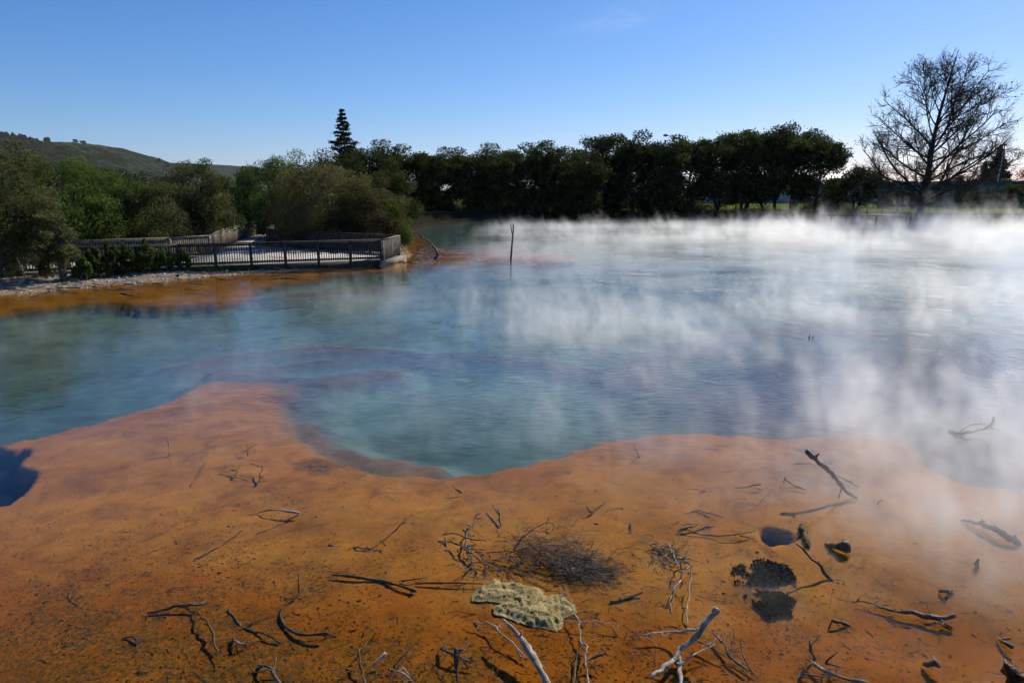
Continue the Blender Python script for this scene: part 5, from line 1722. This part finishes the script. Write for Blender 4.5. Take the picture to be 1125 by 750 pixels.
def fx_noise(x, y, z, detail=3.0, rough=.55, dist=0.0):
    c = Fx.t.nodes.new('ShaderNodeCombineXYZ')
    for i, v in enumerate((x, y, z)): Fx.t.links.new(v.s, c.inputs[i])
    n = Fx.t.nodes.new('ShaderNodeTexNoise')
    n.inputs['Scale'].default_value = 1.0
    n.inputs['Detail'].default_value = detail
    n.inputs['Roughness'].default_value = rough
    n.inputs['Distortion'].default_value = dist
    Fx.t.links.new(c.outputs[0], n.inputs['Vector'])
    return Fx(n.outputs[0])


def gauss(x, y, px, py, sx, sy, w):
    gx_, gy_, _ = at(px, py)
    a, b_ = (x - gx_) * (1 / sx), (y - gy_) * (1 / sy)
    return ((a * a + b_ * b_) * -1.0).exp() * w


def steam(name, label, lo, hi, res, field, dens, g_aniso, step):
    t = bpy.data.node_groups.new(name, 'GeometryNodeTree')
    t.interface.new_socket('Geometry', in_out='OUTPUT', socket_type='NodeSocketGeometry')
    t.interface.new_socket('Geometry', in_out='INPUT', socket_type='NodeSocketGeometry')
    Fx.t = t
    out = t.nodes.new('NodeGroupOutput')
    sep = t.nodes.new('ShaderNodeSeparateXYZ')
    t.links.new(t.nodes.new('GeometryNodeInputPosition').outputs[0], sep.inputs[0])
    d = field(*(Fx(s) for s in sep.outputs))
    vc = t.nodes.new('GeometryNodeVolumeCube')
    t.links.new(d.s, vc.inputs['Density'])
    vc.inputs['Background'].default_value = 0
    vc.inputs['Min'].default_value = lo
    vc.inputs['Max'].default_value = hi
    for k, v in zip(('Resolution X', 'Resolution Y', 'Resolution Z'), res): vc.inputs[k].default_value = v
    m = bpy.data.materials.new(name)
    m.use_nodes = True
    m.node_tree.nodes.clear()
    N_ = N(m.node_tree)
    o_ = N_.node('ShaderNodeOutputMaterial')
    pv = N_.node('ShaderNodeVolumePrincipled', None, Color=(.97, .975, .985, 1), Density=dens, Anisotropy=g_aniso)
    N_.t.links.new(pv.outputs[0], o_.inputs['Volume'])
    m.cycles.volume_step_rate = step
    sm = t.nodes.new('GeometryNodeSetMaterial')
    sm.inputs['Material'].default_value = m
    t.links.new(vc.outputs[0], sm.inputs[0])
    t.links.new(sm.outputs[0], out.inputs[0])
    v = bpy.data.volumes.new(name)
    o = bpy.data.objects.new(name, v)
    COL.objects.link(o)
    v.materials.append(m)
    md = o.modifiers.new('steam', 'NODES'); md.node_group = t
    v.render.space = 'WORLD'
    tag(o, label, None, None, 'stuff')
    return o


def wisps(x, y, z, S_, H, f1, f2, off, cl):
    big = fx_noise(x * (f1 * .22) + 3.1 + off, y * (f1 * .22), z * .12, 3, .55)
    wx = x + z * .28 + (big - .5) * 3.5
    mid = fx_noise(wx * f1 + off, y * (f1 * .62), z * (f1 * .45), 5, .66, .9)
    col = fx_noise(wx * (f1 * 1.3) + 11.0, y * (f1 * .8), z * .1, 3, .6, .5).step(.36, .70)
    H = H * (col * 1.7 + .35)
    fine = fx_noise(wx * f2 + 7.0, y * (f2 * .55), z * (f2 * .36), 5, .70, 1.2)
    n = (mid - .5) * 3.6 + (big - .5) * 2.6 + cl
    core = (n - z / H).max(0.0).min(1.5)
    return S_ * core * (fine.step(.37, .68) * 1.8 + .16)


def shore_mask(x, y):
    return (x - ((y - 22.0) * .9 - 16.0).min(-5.5)).step(1.0, 5.0)


def far_field(x, y, z):
    S_ = gauss(x, y, 1125, 262, 38, 26, 1.0) + gauss(x, y, 800, 253, 24, 16, .36) + gauss(x, y, 470, 290, 6, 5, .42) + gauss(x, y, 600, 252, 18, 14, .26) + gauss(x, y, 1060, 310, 10, 8, .7) + gauss(x, y, 1500, 255, 60, 30, 1.0) + .07
    S_ = S_ * shore_mask(x, y) * Fx.op('SUBTRACT', 1.0, (y - x * .02).step(91, 98))
    H = S_ * .55 + .42 + (x - 16).step(0, 38) * 1.7
    return wisps(x, y, z, S_, H, .48, 1.7, 0.0, .40) * (4.7 - z).step(0, 1.0) - .004


def near_field(x, y, z):
    S_ = gauss(x, y, 1060, 330, 6.5, 6, 1.0) + gauss(x, y, 1000, 470, 1.9, 4.4, 1.35) + gauss(x, y, 700, 370, 4.4, 5, .78) + gauss(x, y, 480, 330, 5, 5, .52) + gauss(x, y, 1090, 600, 2.4, 2.2, .6) + gauss(x, y, 330, 450, 2.6, 2.6, .32) \
        + gauss(x, y, 120, 370, 6, 4, .26) + gauss(x, y, 620, 480, 2.6, 2.2, .34) + gauss(x, y, 1300, 420, 7, 9, 1.0) + .026
    S_ = S_ * shore_mask(x, y) * Fx.op('SUBTRACT', 1.0, y.step(23.5, 28))
    H = S_ * .6 + .55
    return wisps(x, y, z, S_, H, .85, 3.4, 5.0, .36) * (2.7 - z).step(0, .8) - .003


steam('steam', 'white steam drifting off the far half of the pool', (-18, 22, .02), (82, 100, 4.7), (440, 340, 24), far_field, .15, .35, 4.0)
steam('steam', 'thin wisps of steam rising from the near half of the pool', (-16, 3.6, .02), (19, 28.2, 2.75), (380, 270, 29), near_field, .36, .35, 4.0)

# ------------------------------------------------------------------ air
m = bpy.data.materials.new('haze')
m.use_nodes = True
m.node_tree.nodes.clear()
g = N(m.node_tree)
out = g.node('ShaderNodeOutputMaterial')
pv = g.node('ShaderNodeVolumePrincipled', None, Color=(.93, .96, 1.0, 1), Density=.000035, Anisotropy=.1)
g.t.links.new(pv.outputs[0], out.inputs['Volume'])
o = MB().box((0, 3900, 83), (9900, 8000, 172)).build('haze', m)
tag(o, 'thin bluish air haze over the valley', None, None, 'stuff')

# ------------------------------------------------------------------ sun, sky
EL, AZ = 36.0, 40.0
sd_ = np.array((math.sin(R(AZ)) * math.cos(R(EL)), math.cos(R(AZ)) * math.cos(R(EL)), math.sin(R(EL))))
ld_ = bpy.data.lights.new('sun', 'SUN')
ld_.energy = 5.0
ld_.angle = R(.53)
ld_.color = (1.0, .92, .78)
sun = bpy.data.objects.new('sun', ld_)
COL.objects.link(sun)
from mathutils import Vector
sun.rotation_euler = Vector(sd_).to_track_quat('Z', 'Y').to_euler()
sun.location = (30, 30, 40)

world = bpy.data.worlds.new('World')
scene.world = world
world.use_nodes = True
world.node_tree.nodes.clear()
g = N(world.node_tree)
out = g.node('ShaderNodeOutputWorld')
sky = g.node('ShaderNodeTexSky')
sky.sky_type = 'NISHITA'
sky.sun_disc = False
sky.sun_elevation = R(EL)
sky.sun_rotation = R(AZ)
sky.altitude = 300
sky.air_density = 1.0
sky.dust_density = .3
sky.ozone_density = 3.0
# one faint streak of cirrus
gen = g.node('ShaderNodeTexCoord').outputs['Generated']
u, cy_, cz_ = ray(682, 20)
cd = np.array((u, cy_, cz_)); cd /= np.linalg.norm(cd)
rt = np.array((math.cos(R(14)), 0, math.sin(R(14)))); rt -= cd * rt.dot(cd); rt /= np.linalg.norm(rt)
upv = np.cross(rt, cd)
dot = lambda v: g.node('ShaderNodeVectorMath', {'operation': 'DOT_PRODUCT'}, _0=gen, _1=tuple(v)).outputs['Value']
a_, b_, c_ = dot(rt), dot(upv), dot(cd)
cn = g.node('ShaderNodeCombineXYZ', None, _0=g.math('MULTIPLY', a_, 16), _1=g.math('MULTIPLY', b_, 70), _2=0.0)
nz = g.noise(cn.outputs[0], 1.0, 4, .6, .8)
r2 = g.math('ADD', g.math('POWER', g.math('DIVIDE', g.math('ABSOLUTE', a_), .06), 2.0), g.math('POWER', g.math('DIVIDE', g.math('ABSOLUTE', b_), .014), 2.0))
mask = g.math('MULTIPLY', g.math('MULTIPLY', g.math('POWER', 2.718, g.math('MULTIPLY', r2, -1.0)), g.step(nz, .3, .7)), g.step(c_, 0, .5))
# clear-day contrast: deeper blue away from the sun, paler towards it
sp_ = g.node('ShaderNodeSeparateColor', None, Color=sky.outputs[0])
ch = [g.math('MULTIPLY', g.math('POWER', g.math('MULTIPLY', sp_.outputs[q], .1), gm), gn * 10) for q, (gm, gn) in enumerate(((1.45, .913), (1.1, .86), (.9, 1.11)))]
sk3 = g.node('ShaderNodeCombineColor', None, Red=ch[0], Green=ch[1], Blue=ch[2])
skc = g.mix(g.math('MULTIPLY', mask, .15), sk3.outputs[0], (9.0, 9.0, 9.0))
bg = g.node('ShaderNodeBackground', None, Color=skc, Strength=.083)
g.t.links.new(bg.outputs[0], out.inputs[0])

scene.view_settings.view_transform = 'Standard'
scene.view_settings.look = 'None'
scene.view_settings.exposure = .3
scene.view_settings.gamma = 1
scene.view_settings.use_curve_mapping = False
cy = scene.cycles
cy.max_bounces = 8
cy.diffuse_bounces = 2
cy.glossy_bounces = 3
cy.transmission_bounces = 4
cy.transparent_max_bounces = 24
cy.volume_bounces = 1
cy.volume_max_steps = 512
cy.use_denoising = True
cy.use_adaptive_sampling = True
cy.adaptive_threshold = .035
cy.adaptive_min_samples = 24
cy.sample_clamp_indirect = 6
cy.sample_clamp_direct = 0
cy.caustics_reflective = False
cy.caustics_refractive = False
